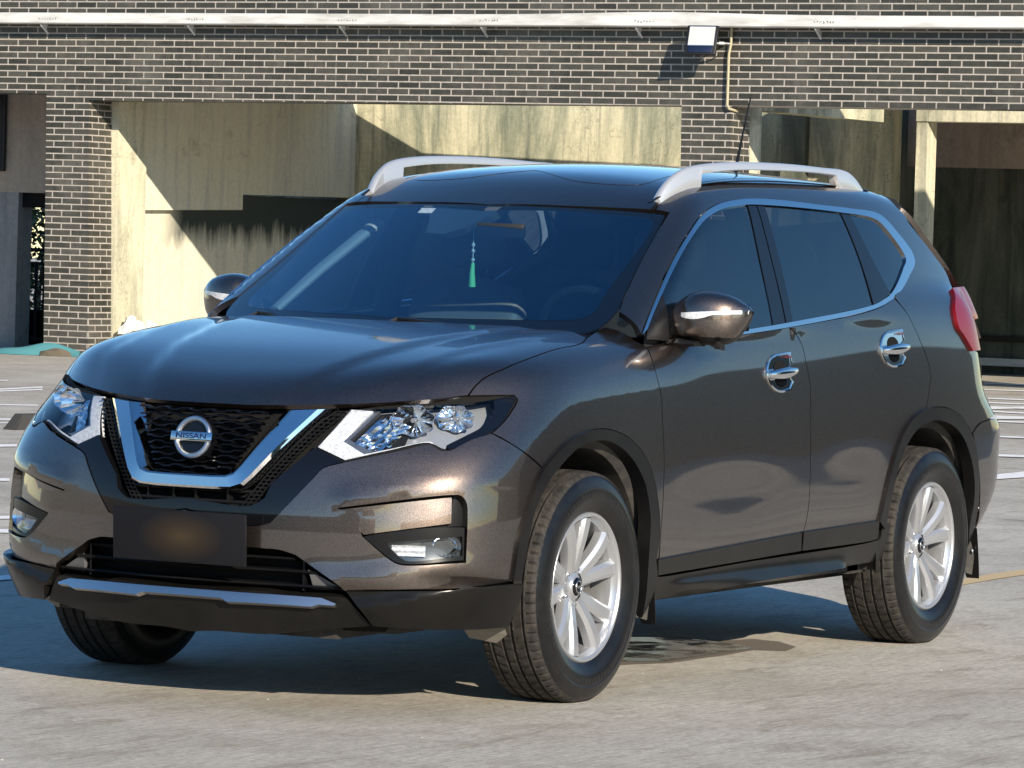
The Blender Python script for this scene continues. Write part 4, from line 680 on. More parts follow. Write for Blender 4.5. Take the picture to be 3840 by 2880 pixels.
# mirrors
def mirror(s,parent):
    root=empty('side_mirror',(0,0,0),parent)
    def ell(cx,cy,cz,rx,ry,rz,z0,z1,name,m_,n=40,k=22,ex=2.6,dx=0):
        P=[]
        for i in range(k+1):
            t=z0+(z1-z0)*i/k; c_=max(0,1-abs(t)**ex)**(1/ex)
            # narrower towards the outer tip
            row=[]
            for j in range(n):
                an=2*math.pi*j/n;ca,sa=math.cos(an),math.sin(an)
                f=lambda v_:math.copysign(abs(v_)**.80,v_)
                yy=ry*c_*f(ca);xx=rx*c_*f(sa)
                xx*=1-.18*(ca) ; zz=rz*t*(1-.22*ca)
                xx-= .16*yy + .10*yy*yy/ry
                row.append((cx+xx+dx,s*(cy+yy),cz+zz-.10*yy*(1 if t>0 else -.2)))
            P.append(row)
        mm=MB();mm.grid(P,closev=True);mm.add(P[0],[tuple(range(n))]);mm.add(P[-1],[tuple(range(n))]);return mm.build(name,m_,root,sharp=60)
    st=[(.790,-.735,1.205,1.150),(.796,-.708,1.222,1.128),(.812,-.688,1.243,1.115),(.85,-.670,1.264,1.105),(.89,-.665,1.2735,1.100),(.93,-.672,1.2715,1.098),(.97,-.688,1.263,1.104),(1.0,-.710,1.250,1.122),(1.022,-.738,1.235,1.155),(1.035,-.772,1.222,1.188),(1.038,-.790,1.215,1.203)]
    A=np.array(st);fy=[Sp(A[:,0],A[:,i]) for i in (1,2,3)]
    ys=np.concatenate([np.linspace(.790,.82,7)[:-1],np.linspace(.82,1.0,12)[:-1],np.linspace(1.0,1.038,9)])
    def sec(y,a0,a1,n,sc_=1.0):
        xf,zt,zb=(float(f(y)) for f in fy);xb=-.812;xm=xb+(xf-xb)*.42;zm=(zt+zb)/2;hz=(zt-zb)/2;r=[]
        for i in range(n+1):
            th=math.radians(a0+(a1-a0)*i/n);c_,s_=math.cos(th),math.sin(th);g_=lambda v:math.copysign(abs(v)**.78,v)
            x=xm+((xf-xm) if c_>0 else (xm-xb))*g_(c_)*sc_;r.append((x,s*y,zm+hz*g_(s_)*sc_))
        return r
    def zang(y,z): # section angle at height z
        xf,zt,zb=(float(f(y)) for f in fy);zm=(zt+zb)/2;v=max(-.98,min(.98,(z-zm)/((zt-zb)/2)));return math.degrees(math.asin(math.copysign(abs(v)**(1/.78),v)))
    zs=lambda y:1.196+.018*((y-.79)/.25)
    def shell(name,m_,lo,hi,n,sc_=1.0):
        P=[sec(y,lo(y),hi(y),n,sc_) for y in ys];q=MB();q.grid(P);q.add(P[0],[tuple(range(n+1))]);q.add(P[-1],[tuple(range(n+1))]);return q.build(name,m_,root,sharp=50)
    shell('mirror_cap',paint,lambda y:zang(y,zs(y)),lambda y:178,24,1.03)
    shell('lower_shell',paint,lambda y:zang(y,1.128-.02*max(0,y-.9)),lambda y:zang(y,zs(y)+.004),14,1.0)
    shell('base_shell',satin,lambda y:-178,lambda y:zang(y,1.130),14,.985)
    P=[]
    for y in np.linspace(.845,1.036,20):
        t=(y-.845)/.19;h0=.005+.010*math.sin(min(1,t/.55)*math.pi)**.8*(t<.55);a1=sec(y,zang(y,zs(y)+.003),zang(y,zs(y)-h0-.004),3,1.035);P.append(a1)
    q=MB();q.grid(P);q.build('indicator',white_lens,root,sharp=60)
    P=[]
    for y,z,h_,w_ in ((.775,1.118,.020,.040),(.82,1.112,.018,.038),(.86,1.108,.014,.034),(.90,1.106,.010,.028)):
        P.append([(-.665,s*y,z-h_),(-.655,s*y,z-h_*.4),(-.658,s*y,z+h_*.6),(-.70-w_,s*y,z+h_*.7),(-.72-w_,s*y,z-h_)])
    mm=MB();mm.grid(P,closev=True);mm.add(P[0],[(0,1,2,3,4)]);mm.add(P[-1],[(0,1,2,3,4)]);mm.build('mirror_arm',satin,root,sharp=30)
    mm=MB();q=[(0.0001,0),(.011,.001),(.013,.006),(.013,.024)];mm.lathe(q,16,axis='z');mm.v=[(x-.70,s*.965+y,z+1.090) for x,y,z in mm.v];mm.build('camera_pod',satin,root)
    mm=MB();mm.add([(-.816,s*.80,1.12),(-.816,s*1.02,1.15),(-.816,s*1.02,1.235),(-.816,s*.80,1.25)],[(0,1,2,3)]);mm.build('mirror_glass',reflector,root,smooth=False)
mirror(1,car);mirror(-1,car)
# roof rails
for s in (1,-1):
    tp=Sp([-2.66,-2.6459,-2.5855,-2.5084,-2.3743,-2.1554,-1.872,-1.5981,-1.4119,-1.3076,-1.2052,-1.1307,-1.0824,-1.0472],[1.648,1.656,1.687,1.708,1.714,1.717,1.718,1.713,1.704,1.6950,1.678,1.6475,1.6124,1.575])
    bt=Sp([-2.42,-2.2874,-1.9923,-1.7143,-1.4458,-1.2944],[1.690,1.6937,1.6946,1.6905,1.6785,1.6649])
    yy=Sp([-2.66,-2.3,-1.85,-1.42,-1.2,-1.03],[.578,.590,.594,.585,.572,.552]);P=[]
    xx_=np.concatenate([np.linspace(-1.047,-1.285,26),[-1.292,-1.297],np.linspace(-1.31,-2.385,40),[-2.40,-2.43],np.linspace(-2.46,-2.655,16)])
    for x in xx_:
        t_,y_=float(tp(x)),float(yy(x));rz=float(Rx(x))-.045*(y_/.6)**2-.02
        if x>-1.293: b_=rz-.01
        elif x>-2.392: b_=float(bt(x))-.002
        elif x>-2.45: b_=(float(bt(x))+rz)/2 if x>-2.42 else rz-.01
        else: b_=rz-.01
        b_=min(b_,t_-.006);w_=.015
        P.append([(x,s*(y_-w_),b_),(x,s*(y_-w_),t_-.008),(x,s*(y_-w_*.6),t_-.002),(x,s*y_,t_),(x,s*(y_+w_*.5),t_-.002),(x,s*(y_+w_*.95),t_-.008),(x,s*(y_+w_*1.25),max(b_+.003,b_)),(x,s*(y_+w_*1.1),b_)])
    m=MB();m.grid(P,closev=True);m.add(P[0],[tuple(range(8))]);m.add(P[-1],[tuple(range(8))]);m.build('roof_rail',railsil,car,sharp=50)
    # black gasket strip under the rail
    q=[(x,s*(float(yy(x))+.005),float(Rx(x))-.045*(float(yy(x))/.6)**2-.004) for x in np.linspace(-1.0,-2.72,50)]
    MB().tube(q,.007,6,flat=.4).build('rail_gasket',satin,car)
# door handles on chrome cup covers
def handle(x0,z0,s,parent):
    def sy(x,z,d=0):
        y=float(W(x,z))
        for _ in range(6): y-=float(uni(np.array([x,y,z])))
        return s*(y+d)
    def patch(name,m_,pts,rings):
        """pts (x,z) outline, rings [(scale,offset)]"""
        q=MB();cx=sum(p[0] for p in pts)/len(pts);cz=sum(p[1] for p in pts)/len(pts);P=[]
        for k in range(len(pts)):
            P.append([(x0+cx+(pts[k][0]-cx)*t,sy(x0+cx+(pts[k][0]-cx)*t,z0+cz+(pts[k][1]-cz)*t,d),z0+cz+(pts[k][1]-cz)*t) for t,d in rings])
        q.grid(P,closeu=True);q.add([r_[-1] for r_ in P],[tuple(range(len(P)))]);return q.build(name,m_,parent,sharp=45)
    arc=lambda cx,cz,rx,rz,a0,a1,n:[(cx+rx*math.cos(math.radians(a0+(a1-a0)*i/n)),cz+rz*math.sin(math.radians(a0+(a1-a0)*i/n))) for i in range(n+1)]
    # backing with the label plate: round front (+x) side, squared rear top
    out=arc(.015,0,.105,.066,90,-100,22)+[(-.06,-.058),(-.088,-.030),(-.060,-.010),(-.062,.020),(-.088,.034),(-.085,.072),(-.03,.070)]
    patch('handle_cup',chrome,out,((1.0,.0005),(.985,.005),(.90,.006),(.86,.0035)))
    patch('cup_recess',dark,arc(.014,.018,.046,.026,0,360,22)[:-1],((1,.0045),(.8,.005)))
    patch('cup_recess',gloss,arc(.012,-.022,.044,.024,0,360,22)[:-1],((1,.0045),(.8,.005)))
    q=MB();P=[]
    for i in range(19):
        t=i/18;x_=x0+.112-.215*t;zc=z0-.003+.012*t;hh_=(.0155-.0035*math.cos(t*math.pi*2+.6));hh_*=min(1,(.35+min(t,1-t)*9))**.6
        d=.004+.026*math.sin(min(1,max(0,t))*math.pi)**.45
        P.append([(x_,sy(x_,zc,d)+s*(.0085*math.cos(a_)),zc+hh_*math.sin(a_)) for a_ in np.linspace(0,2*math.pi,16,endpoint=False)])
    q.grid(P,closev=True);q.add(P[0],[tuple(range(16))]);q.add(P[-1],[tuple(range(16))]);q.build('handle',chrome,parent,sharp=60)
red_ink=mat('dark_ink',(.10,.02,.03),.4)
for s,df,dr_ in ((1,doors_f[0],doors_r[0]),(-1,doors_f[1],doors_r[1])):
    for (x0,z0),par in (((-1.395,1.000),df),((-2.335,1.075),dr_)):
        handle(x0,z0,s,par)
        if s>0:
            text('X-TRAIL',.013,red_ink,par,(x0-.048,float(W(x0,z0+.05))+.0112,z0+.055),(math.pi/2,0,math.pi),.0004,1.1)
# wipers
def wsp(y,z,d=.0):
    return (-.2-1.735*(z-1.14)-.325*y*y+d*.5,y,z+d*.86)
for P3 in (((.035,1.130),(.058,1.1465),(.13,1.143),(.30,1.131)),((-.545,1.130),(-.522,1.1465),(-.455,1.143),(-.40,1.131))):
    m=MB();m.tube([wsp(y,z,.010) for y,z in P3],[.008,.008,.007,.005],6);m.tube([wsp(P3[1][0],P3[1][1]-.004,.006),wsp(P3[3][0]+.10,1.128,.004)],.006,4);m.build('wiper',satin,car)
m=MB();P=[]
for y in np.linspace(-.70,.70,29):
    x=-.18-.30*(y/.7)**2*.35;P.append([(x+.10,y,1.105),(x+.02,y,1.118),(x-.06,y,1.128),(x-.10,y,1.120)])
m.grid(P);m.build('cowl',satin,car)
# interior
dm=MB();P=[]
for y in np.linspace(-.70,.70,15):
    P.append([(-.22,y,1.105),(-.45,y,1.120),(-.70,y,1.115+.02*math.exp(-((y-.38)/.17)**2)),(-.82,y,1.06),(-.84,y,.80)])
dm.grid(P);dm.build('dashboard',fabric_d,car)
m=MB();c0=Vector((-.95,.38,1.10));P=[]
for k in range(36):
    an=2*math.pi*k/36;P.append([(c0.x+.175*math.sin(an)*.45+math.cos(b_)*.012,c0.y+(.185+.015*math.sin(b_))*math.cos(an),c0.z+(.165+.015*math.sin(b_))*math.sin(an)) for b_ in np.linspace(0,2*math.pi,8,endpoint=False)])
m.grid(P,closeu=True,closev=True);m.box((-.96,.30,1.06),(-.93,.46,1.13));m.box((-.955,.20,1.085),(-.945,.56,1.105));m.build('steering_wheel',fabric_d,car)
def seat(x,y,w_,col,name='seat',back=.62,hd=True):
    m=MB();
    def rbox(cx,cy,cz,sx,sy,sz,tilt=0,n=20,k=12):
        P=[]
        for i in range(k+1):
            t=-1+2*i/k;c_=(1-abs(t)**4)**.25 if abs(t)<1 else 0.02;row=[]
            for j in range(n):
                an=2*math.pi*j/n;f=lambda v_:math.copysign(abs(v_)**.5,v_)
                xx=sx*c_*f(math.cos(an));row.append((cx+xx+tilt*sz*t,cy+sy*c_*f(math.sin(an)),cz+sz*t))
            P.append(row)
        m.grid(P,closev=True)
    rbox(x,y,.70,.26,w_,.09);rbox(x-.27,y,1.0,.06,w_*.92,.30,-.22)
    if hd: rbox(x-.36,y,1.395,.045,.13,.085,-.1); m.tube([(x-.34,y-.05,1.25),(x-.355,y-.05,1.35)],.006);m.tube([(x-.34,y+.05,1.25),(x-.355,y+.05,1.35)],.006)
    return m.build(name,col,car,sharp=70)
seat(-1.15,.38,.25,fabric);seat(-1.15,-.38,.25,fabric)
for y in (.42,0,-.42): seat(-2.05,y,.21,fabric_d,'rear_seat')
# headliner and inner pillar trims
P=[[(x,y,float(Rx(x))-.06-.045*(y/.6)**2) for y in np.linspace(-.55,.55,9)] for x in np.linspace(-1.08,-3.0,10)]
MB().grid(P).build('headliner',headliner,car)
for s in (1,-1):
    MB().tube([(-.62,s*.66,1.16),(-.84,s*.62,1.30),(-1.10,s*.545,1.47)],[.02,.024,.026],8,flat=.7).build('pillar_lining',headliner,car)
    MB().tube([(-1.50,s*.76,1.05),(-1.53,s*.70,1.35),(-1.50,s*.60,1.60)],[.05,.04,.04],8).build('pillar_lining',fabric_d,car)
    P=[[(x,s*(.80-.02*(z<.9)),z) for z in (.45,.8,1.08,1.12)] for x in (-.5,-1.5,-2.6)]
    MB().grid(P).build('door_lining',fabric_d,car)
m=MB();m.box((-.80,.02,1.425),(-.775,.20,1.475));m.build('rear_view_mirror',fabric_d,car,bevel=.008)
SH=[(-.26,1.535),(.05,1.537),(.035,1.505),(-.02,1.462),(-.075,1.440),(-.150,1.443),(-.175,1.480),(-.20,1.505)]
m=MB();n=len(SH);m.add([wsp(y,z,-.008) for y,z in SH]+[tuple(np.array(wsp(y,z,-.008))+[-.05,0,-.015]) for y,z in SH],[tuple(range(n)),tuple(range(n,2*n))]+[(i,(i+1)%n,n+(i+1)%n,n+i) for i in range(n)]);m.build('sensor_housing',greyplastic,car,smooth=False)
MB().add([wsp(-.255,1.525,-.006),wsp(-.195,1.525,-.006),wsp(-.195,1.508,-.006),wsp(-.255,1.508,-.006)],[(0,1,2,3)]).build('sticker',white_lens,car,smooth=False)
g_rear=thin_glass('privacy_glass',(.02,.022,.025),1.8)
# rear of the car
panel('tailgate',off(uni,-.004),(-1,.15,.2),[(-3.7,0,1.10,1),(-3.5,.68,1.10,1),(-3.5,.70,.90,1),(-3.6,.60,.84,0),(-3.7,0,.84,1)],paint,car,half=True,depth=.02)
panel('rear_lining',off(green,-.035),(-.5,.8,.2),[(-2.72,.62,1.60,1),(-3.05,.55,1.60,1),(-3.45,.60,1.15,1),(-3.45,.70,1.0,1),(-2.60,.82,1.0,1),(-2.66,.74,1.22,1),(-2.78,.70,1.40,1)],fabric_d,car,both=True,depth=0)
panel('rear_window',off(green,-.002),(-1,.1,.3),[(-3.4,0,1.58,1),(-3.1,.52,1.56,1),(-3.3,.66,1.15,1),(-3.5,0,1.14,1)],g_rear,car,half=True,depth=0)
panel('tailgate_frame',off(green,-.004),(-.85,.5,.2),[(-3.0,.53,1.585,1),(-2.97,.60,1.585,0),(-3.15,.70,1.45,0),(-3.36,.76,1.22,0),(-3.40,.76,1.10,1),(-3.5,.66,1.10,1),(-3.4,.66,1.16,1),(-3.1,.525,1.56,1)],paint,car,both=True,depth=.02)
panel('rear_bumper',off(uni,.002),(-.65,.75,-.02),'rear_bumper',paint,car,half=True,depth=.04)
# spoiler
P=[]
for y in np.linspace(-.575,.575,25):
    e=abs(y)/.575;zt=float(Rx(-2.9))-.045*(y/.6)**2
    P.append([(-2.86+.02*e*e,y,zt+.004),(-3.02+.02*e*e,y,zt-.012),(-3.16+.06*e**3,y,zt-.055),(-3.20+.07*e**3,y,zt-.085),(-3.14+.06*e**3,y,zt-.095),(-3.0,y,zt-.07)])
m=MB();m.grid(P,closev=True);m.add(P[0],[tuple(range(6))]);m.add(P[-1],[tuple(range(6))]);m.build('spoiler',paint,car,sharp=35)
MB().tube([(-2.80,0,1.69),(-2.82,0,1.735),(-2.86,0,1.84),(-2.92,0,1.985)],[.014,.007,.004,.003],8).build('antenna',satin,car)
# hanging tassel behind the windshield
tp_=empty('hanging_tassel',(-.80,.0,1.305));tag(tp_,'green tassel with white beads hanging from the rear view mirror inside the SUV windshield','tassel')
m=MB();m.tube([(0,0,.035),(.003,0,0),(0,0,-.045)],[.006,.009,.012],12);m.v=[(x,y,z) for x,y,z in m.v];m.build('silk',tassel_m,tp_)
MB().tube([(0,0,.03),(0,0,.15)],.0018,6).build('cord',bead_m,tp_)
m=MB()
for z in (.045,.075,.095):
    q=MB();q.lathe([(.0001,-.007),(.005,-.005),(.007,0),(.005,.005),(.0001,.007)],12,axis='z');m.add([(a,b_,c_+z) for a,b_,c_ in q.v],q.f)
m.build('bead',bead_m,tp_)
car['label']='dark brown metallic SUV with chrome V grille, silver roof rails and blurred plate'
MARKS={"white":[[[-20.254,-15.865],[-20.595,-15.829],[-20.436,-15.717],[-20.098,-15.753]],[[-18.326,-14.575],[-19.651,-14.789],[-19.388,-14.606],[-18.082,-14.4]],[[-18.007,-14.345],[-19.177,-14.459],[-18.953,-14.303],[-17.797,-14.195]],[[-15.966,-12.88],[-16.356,-12.545],[-16.184,-12.425],[-15.797,-12.759]],[[-13.938,-11.424],[-14.202,-11.068],[-14.021,-10.942],[-13.76,-11.296]],[[-13.357,-11.007],[-13.732,-10.755],[-13.623,-10.679],[-13.25,-10.93]],[[-10.771,-9.151],[-11.107,-9.058],[-10.863,-8.886],[-10.533,-8.979]],[[-7.896,-6.992],[-7.959,-6.892],[-7.751,-6.746],[-7.689,-6.844]],[[-5.312,-5.149],[-5.429,-5.098],[-5.249,-4.97],[-5.133,-5.022]],[[-4.589,-4.634],[-4.649,-4.543],[-4.465,-4.413],[-4.405,-4.502]],[[-2.388,-3.064],[-2.56,-3.029],[-2.396,-2.914],[-2.193,-2.925]],[[-5.27,-5.102],[-5.377,-5.05],[-5.275,-4.978],[-5.169,-5.031]],[[-4.607,-4.63],[-4.632,-4.521],[-4.509,-4.434],[-4.483,-4.542]],[[-32.993,-11.249],[-32.99,-10.626],[-32.569,-10.46],[-32.569,-11.076]],[[-30.68,-10.305],[-30.999,-9.841],[-30.691,-9.719],[-30.374,-10.18]],[[-28.162,-9.239],[-28.273,-8.767],[-27.936,-8.634],[-27.825,-9.101]],[[-26.983,-8.751],[-27.085,-8.298],[-26.767,-8.173],[-26.665,-8.622]],[[-25.899,-8.305],[-25.995,-7.869],[-25.635,-7.727],[-25.539,-8.159]],[[-24.843,-7.873],[-24.822,-7.407],[-24.485,-7.273],[-24.503,-7.735]],[[-23.739,-7.419],[-23.827,-7.014],[-23.508,-6.888],[-23.419,-7.289]],[[-22.65,-6.928],[-22.784,-6.603],[-22.483,-6.484],[-22.35,-6.806]],[[-19.729,-5.714],[-19.821,-5.435],[-19.569,-5.336],[-19.477,-5.612]],[[-16.788,-4.534],[-16.884,-4.278],[-16.574,-4.156],[-16.478,-4.409]],[[-14.11,-3.468],[-14.893,-3.493],[-14.132,-3.193],[-13.552,-3.242]],[[-25.257,-8.166],[-26.696,-8.041],[-26.221,-7.855],[-24.812,-7.984]],[[-23.136,-7.296],[-23.905,-6.949],[-23.496,-6.788],[-22.741,-7.134]]],"yellow":[[[-5.619,-0.198],[-6.051,-0.215],[-5.733,-0.086],[-5.29,-0.061]],[[-6.051,-0.215],[-6.569,-0.212],[-6.261,-0.091],[-5.733,-0.086]]]}
PUD=[[-1.217, 0.373], [-1.262, 0.441], [-1.348, 0.499], [-1.565, 0.504], [-1.8, 0.508], [-1.989, 0.521], [-2.073, 0.445], [-2.103, 0.368], [-2.146, 0.262], [-2.146, 0.129], [-2.045, 0.008]]
PUD2=[[-1.059, 0.413], [-1.196, 0.474], [-1.308, 0.534], [-1.516, 0.538], [-1.724, 0.549], [-1.957, 0.542], [-2.008, 0.642], [-2.175, 0.606], [-2.315, 0.473], [-2.334, 0.358], [-2.23, 0.328], [-2.202, 0.235], [-2.203, 0.101], [-2.08, -0.026]]
STOP=[[-13.623, -10.12, 0.0], 2.9692]
LEAF=[[-3.029, 0.392, 0.006], [-2.981, 0.432, 0.012], [-3.08, 0.41, 0.006], [-3.082, 0.39, 0.006]]
# ------------------------------------------------------------------ materials of the place
concrete=mat('lot_concrete',(.38,.35,.31),.85,0,0,.3)
_n=NT(concrete);_v=_n.obj()
_big=_n.noise(_v,.55,8,.62,.6);_mid=_n.noise(_v,3.2,9,.68,.8);_fine=_n.noise(_v,38,8,.75);_g=_n.noise(_v,240,3,.7)
_c=_n.ramp(_big,[(.30,(.295,.268,.222)),(.46,(.365,.337,.288)),(.60,(.405,.380,.332)),(.78,(.45,.42,.362))])
_ms=_n.n('ShaderNodeMapping');_ms.inputs['Rotation'].default_value=(0,0,math.radians(-118.3));_ms.inputs['Scale'].default_value=(2.2,26,1);_n.l(_v,_ms.inputs[0])
_br=_n.noise(_ms.outputs[0],3.0,7,.7,.3);_ms2=_n.n('ShaderNodeMapping');_ms2.inputs['Rotation'].default_value=(0,0,math.radians(-118.3));_ms2.inputs['Scale'].default_value=(.8,3.2,1);_n.l(_v,_ms2.inputs[0]);_br2=_n.noise(_ms2.outputs[0],1.6,8,.68,.6)
_c=_n.mix(_n.ramp(_br2,[(.30,(.8,.8,.8)),(.46,(0,0,0))]),_c,(.215,.182,.142))
_c=_n.mix(_n.ramp(_mid,[(.34,(.5,.5,.5)),(.50,(0,0,0))]),_c,(.25,.215,.17));_c=_n.mix(.6,_c,_n.ramp(_br,[(.28,(.26,.25,.24)),(.45,(.50,.50,.50)),(.72,(.76,.76,.75))]),'OVERLAY')

_c=_n.mix(.75,_c,_n.ramp(_fine,[(.30,(.30,.29,.28)),(.46,(.52,.52,.52)),(.70,(.78,.77,.75))]),'OVERLAY')
_c=_n.mix(.55,_c,_n.ramp(_g,[(.30,(.25,.25,.25)),(.5,(.5,.5,.5)),(.75,(.80,.80,.80))]),'OVERLAY')
_st=_n.noise(_v,1.1,7,.7,1.5);_c=_n.mix(_n.ramp(_st,[(.28,(.75,.75,.75)),(.38,(0,0,0))]),_c,(.15,.125,.10))
_n.l(_c,_n.b.inputs['Base Color']);_n.bump(_n.math('ADD',_n.math('ADD',_n.math('MULTIPLY',_fine,.5),_n.math('MULTIPLY',_g,.35)),_n.math('MULTIPLY',_br,.5)),.6,.006)
_n.l(_n.ramp(_big,[(.3,(.62,.62,.62)),(.7,(.92,.92,.92))]),_n.b.inputs['Roughness'])
brick=mat('dark_glazed_brick',(.03,.03,.03),.4)
_n=NT(brick);_t=_n.n('ShaderNodeTexCoord');_s=_n.n('ShaderNodeSeparateXYZ');_n.l(_t.outputs['Object'],_s.inputs[0]);_cb=_n.n('ShaderNodeCombineXYZ')
_n.l(_n.math('ADD',_s.outputs[1],_s.outputs[0]),_cb.inputs[0]);_n.l(_n.math('ADD',_s.outputs[2],.002),_cb.inputs[1])
_b=_n.n('ShaderNodeTexBrick',offset=.5);_n.l(_cb.outputs[0],_b.inputs['Vector'])
for k_,v_ in (('Scale',1),('Mortar Size',.0082),('Mortar Smooth',.15),('Bias',-.1),('Brick Width',.25),('Row Height',.07)): _b.inputs[k_].default_value=v_
_b.inputs['Color1'].default_value=(.034,.033,.027,1);_b.inputs['Color2'].default_value=(.074,.070,.058,1);_b.inputs['Mortar'].default_value=(.38,.345,.305,1)
_w=_n.noise(_cb.outputs[0],1.3,7,.65,.5);_w2=_n.noise(_cb.outputs[0],14,6,.7)
_c=_n.mix(_n.ramp(_w,[(.50,(0,0,0)),(.82,(.45,.45,.45))]),_b.outputs['Color'],(.20,.19,.165))
_c=_n.mix(.55,_c,_n.ramp(_w2,[(.25,(.25,.25,.25)),(.5,(.5,.5,.5)),(.8,(.8,.8,.8))]),'OVERLAY')
_m3=_n.n('ShaderNodeMapping');_m3.inputs['Scale'].default_value=(7,.5,1);_n.l(_cb.outputs[0],_m3.inputs[0]);_w3=_n.noise(_m3.outputs[0],1.0,4,.6)
_c=_n.mix(_n.ramp(_w3,[(.66,(0,0,0)),(.80,(.35,.35,.35))]),_c,(.42,.40,.36))
_n.l(_c,_n.b.inputs['Base Color']);_n.l(_n.ramp(_b.outputs['Fac'],[(0,(.33,.33,.33)),(1,(.9,.9,.9))]),_n.b.inputs['Roughness'])
_n.bump(_n.math('SUBTRACT',_n.math('MULTIPLY',_w2,.25),_b.outputs['Fac']),.8,.006)
def plaster(name,base,stain,streak,th=.5,seed=0,crack=True):
    m=mat(name,base,.9,0,0,.2);n=NT(m);v=n.obj();mp=n.n('ShaderNodeMapping');mp.inputs['Scale'].default_value=(1.5,1.5,.35);mp.inputs['Location'].default_value=(seed,seed*2,seed);n.l(v,mp.inputs[0])
    a=n.noise(mp.outputs[0],1.2,9,.7,.6);b=n.noise(v,.9,8,.65,1.0);f=n.noise(v,24,7,.7)
    mp2=n.n('ShaderNodeMapping');mp2.inputs['Scale'].default_value=(5,5,.30);mp2.inputs['Location'].default_value=(seed,seed,0);n.l(v,mp2.inputs[0]);s_=n.noise(mp2.outputs[0],1.4,7,.7,.4)
    c_=n.mix(n.ramp(a,[(th-.07,(0,0,0)),(th+.14,(.85,.85,.85))]),base,stain)
    c_=n.mix(n.ramp(s_,[(.50,(0,0,0)),(.72,(.85,.85,.85))]),c_,streak)
    c_=n.mix(n.ramp(b,[(.58,(0,0,0)),(.66,(.5,.5,.5))]),c_,tuple(x*.45 for x in stain))
    if crack:
        vo=n.n('ShaderNodeTexVoronoi',feature='DISTANCE_TO_EDGE');vo.inputs['Scale'].default_value=1.1
        wv_=n.n('ShaderNodeVectorMath',operation='ADD');nn_=n.n('ShaderNodeTexNoise');nn_.inputs['Scale'].default_value=3;n.l(v,nn_.inputs[0]);n.l(v,wv_.inputs[0]);n.l(nn_.outputs['Color'],wv_.inputs[1]);n.l(wv_.outputs[0],vo.inputs['Vector'])
        c_=n.mix(n.ramp(vo.outputs['Distance'],[(0,(.38,.38,.38)),(.008,(0,0,0))]),c_,(.06,.055,.04))
    c_=n.mix(.45,c_,n.ramp(f,[(.25,(.3,.3,.3)),(.5,(.5,.5,.5)),(.8,(.75,.75,.75))]),'OVERLAY');n.l(c_,n.b.inputs['Base Color']);n.bump(f,.4,.01);return m
yplaster=plaster('yellow_stained_plaster',(.61,.57,.42),(.30,.30,.22),(.20,.22,.18),.56)
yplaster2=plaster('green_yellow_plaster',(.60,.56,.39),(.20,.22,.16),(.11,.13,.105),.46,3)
cream=plaster('cream_plaster',(.63,.60,.47),(.50,.48,.40),(.40,.40,.36),.62,7,False)
pinkpl=plaster('pinkish_brown_plaster',(.42,.34,.27),(.33,.27,.22),(.28,.24,.20),.5,5,False)
greyp=plaster('grey_plaster',(.30,.29,.28),(.22,.22,.22),(.18,.18,.18),.5,9,False)
dgreen=plaster('dark_algae_plaster',(.16,.17,.13),(.05,.06,.05),(.035,.045,.04),.48,11,False)
cream_dark_top=plaster('cream_plaster_dark_top',(.63,.60,.47),(.50,.48,.40),(.40,.40,.36),.62,7,False)
_n=NT(cream_dark_top);_v=_n.obj();_s=_n.n('ShaderNodeSeparateXYZ');_n.l(_v,_s.inputs[0]);_m=_n.n('ShaderNodeMapping');_m.inputs['Scale'].default_value=(3.5,3.5,.5);_n.l(_v,_m.inputs[0]);_st=_n.noise(_m.outputs[0],1.6,8,.7,.5)
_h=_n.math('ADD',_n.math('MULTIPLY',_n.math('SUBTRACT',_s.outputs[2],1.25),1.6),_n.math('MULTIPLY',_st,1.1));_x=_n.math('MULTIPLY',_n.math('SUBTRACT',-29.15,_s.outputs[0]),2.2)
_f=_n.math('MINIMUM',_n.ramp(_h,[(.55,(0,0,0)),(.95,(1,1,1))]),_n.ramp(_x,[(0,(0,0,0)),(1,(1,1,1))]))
_old=_n.b.inputs['Base Color'].links[0].from_socket;_n.l(_n.mix(_f,_old,(.045,.055,.050)),_n.b.inputs['Base Color'])  # darkens in streaks towards the top, only at the far end
white=mat('white_painted_metal',(.80,.80,.77),.45);_n=NT(white);_v=_n.obj((.6,.6,4));_n.l(_n.ramp(_n.noise(_v,2.5,7,.65),[(.35,(.46,.45,.42)),(.55,(.66,.66,.64))]),_n.b.inputs['Base Color'])
wpaint=mat('white_road_paint',(.72,.71,.68),.7);_n=NT(wpaint);_v=_n.obj();_n.l(_n.ramp(_n.noise(_v,7,8,.75),[(.34,(.55,.52,.48)),(.48,(.86,.85,.82))]),_n.b.inputs['Base Color'])
ypaint=mat('yellow_road_paint',(.55,.40,.20),.7)
black=mat('black_painted_steel',(.012,.012,.013),.4)
# ------------------------------------------------------------------ ground
g=MB();g.add([(-150,-150,0),(150,-150,0),(150,150,0),(-150,150,0)],[(0,1,2,3)]);gr=g.build('ground',concrete);tag(gr,'sunlit pale grey concrete of the parking lot',None,None,'structure')
def marks(key,m_,name):
    q=MB()
    for i_,quad in enumerate(MARKS[key]): q.add([(x,y,.003+.0002*i_) for x,y in quad],[tuple(range(len(quad)))])
    o=q.build(name,m_,smooth=False);o['kind']='structure';return o
marks('white',wpaint,'white_parking_lines');marks('yellow',ypaint,'yellow_road_line')
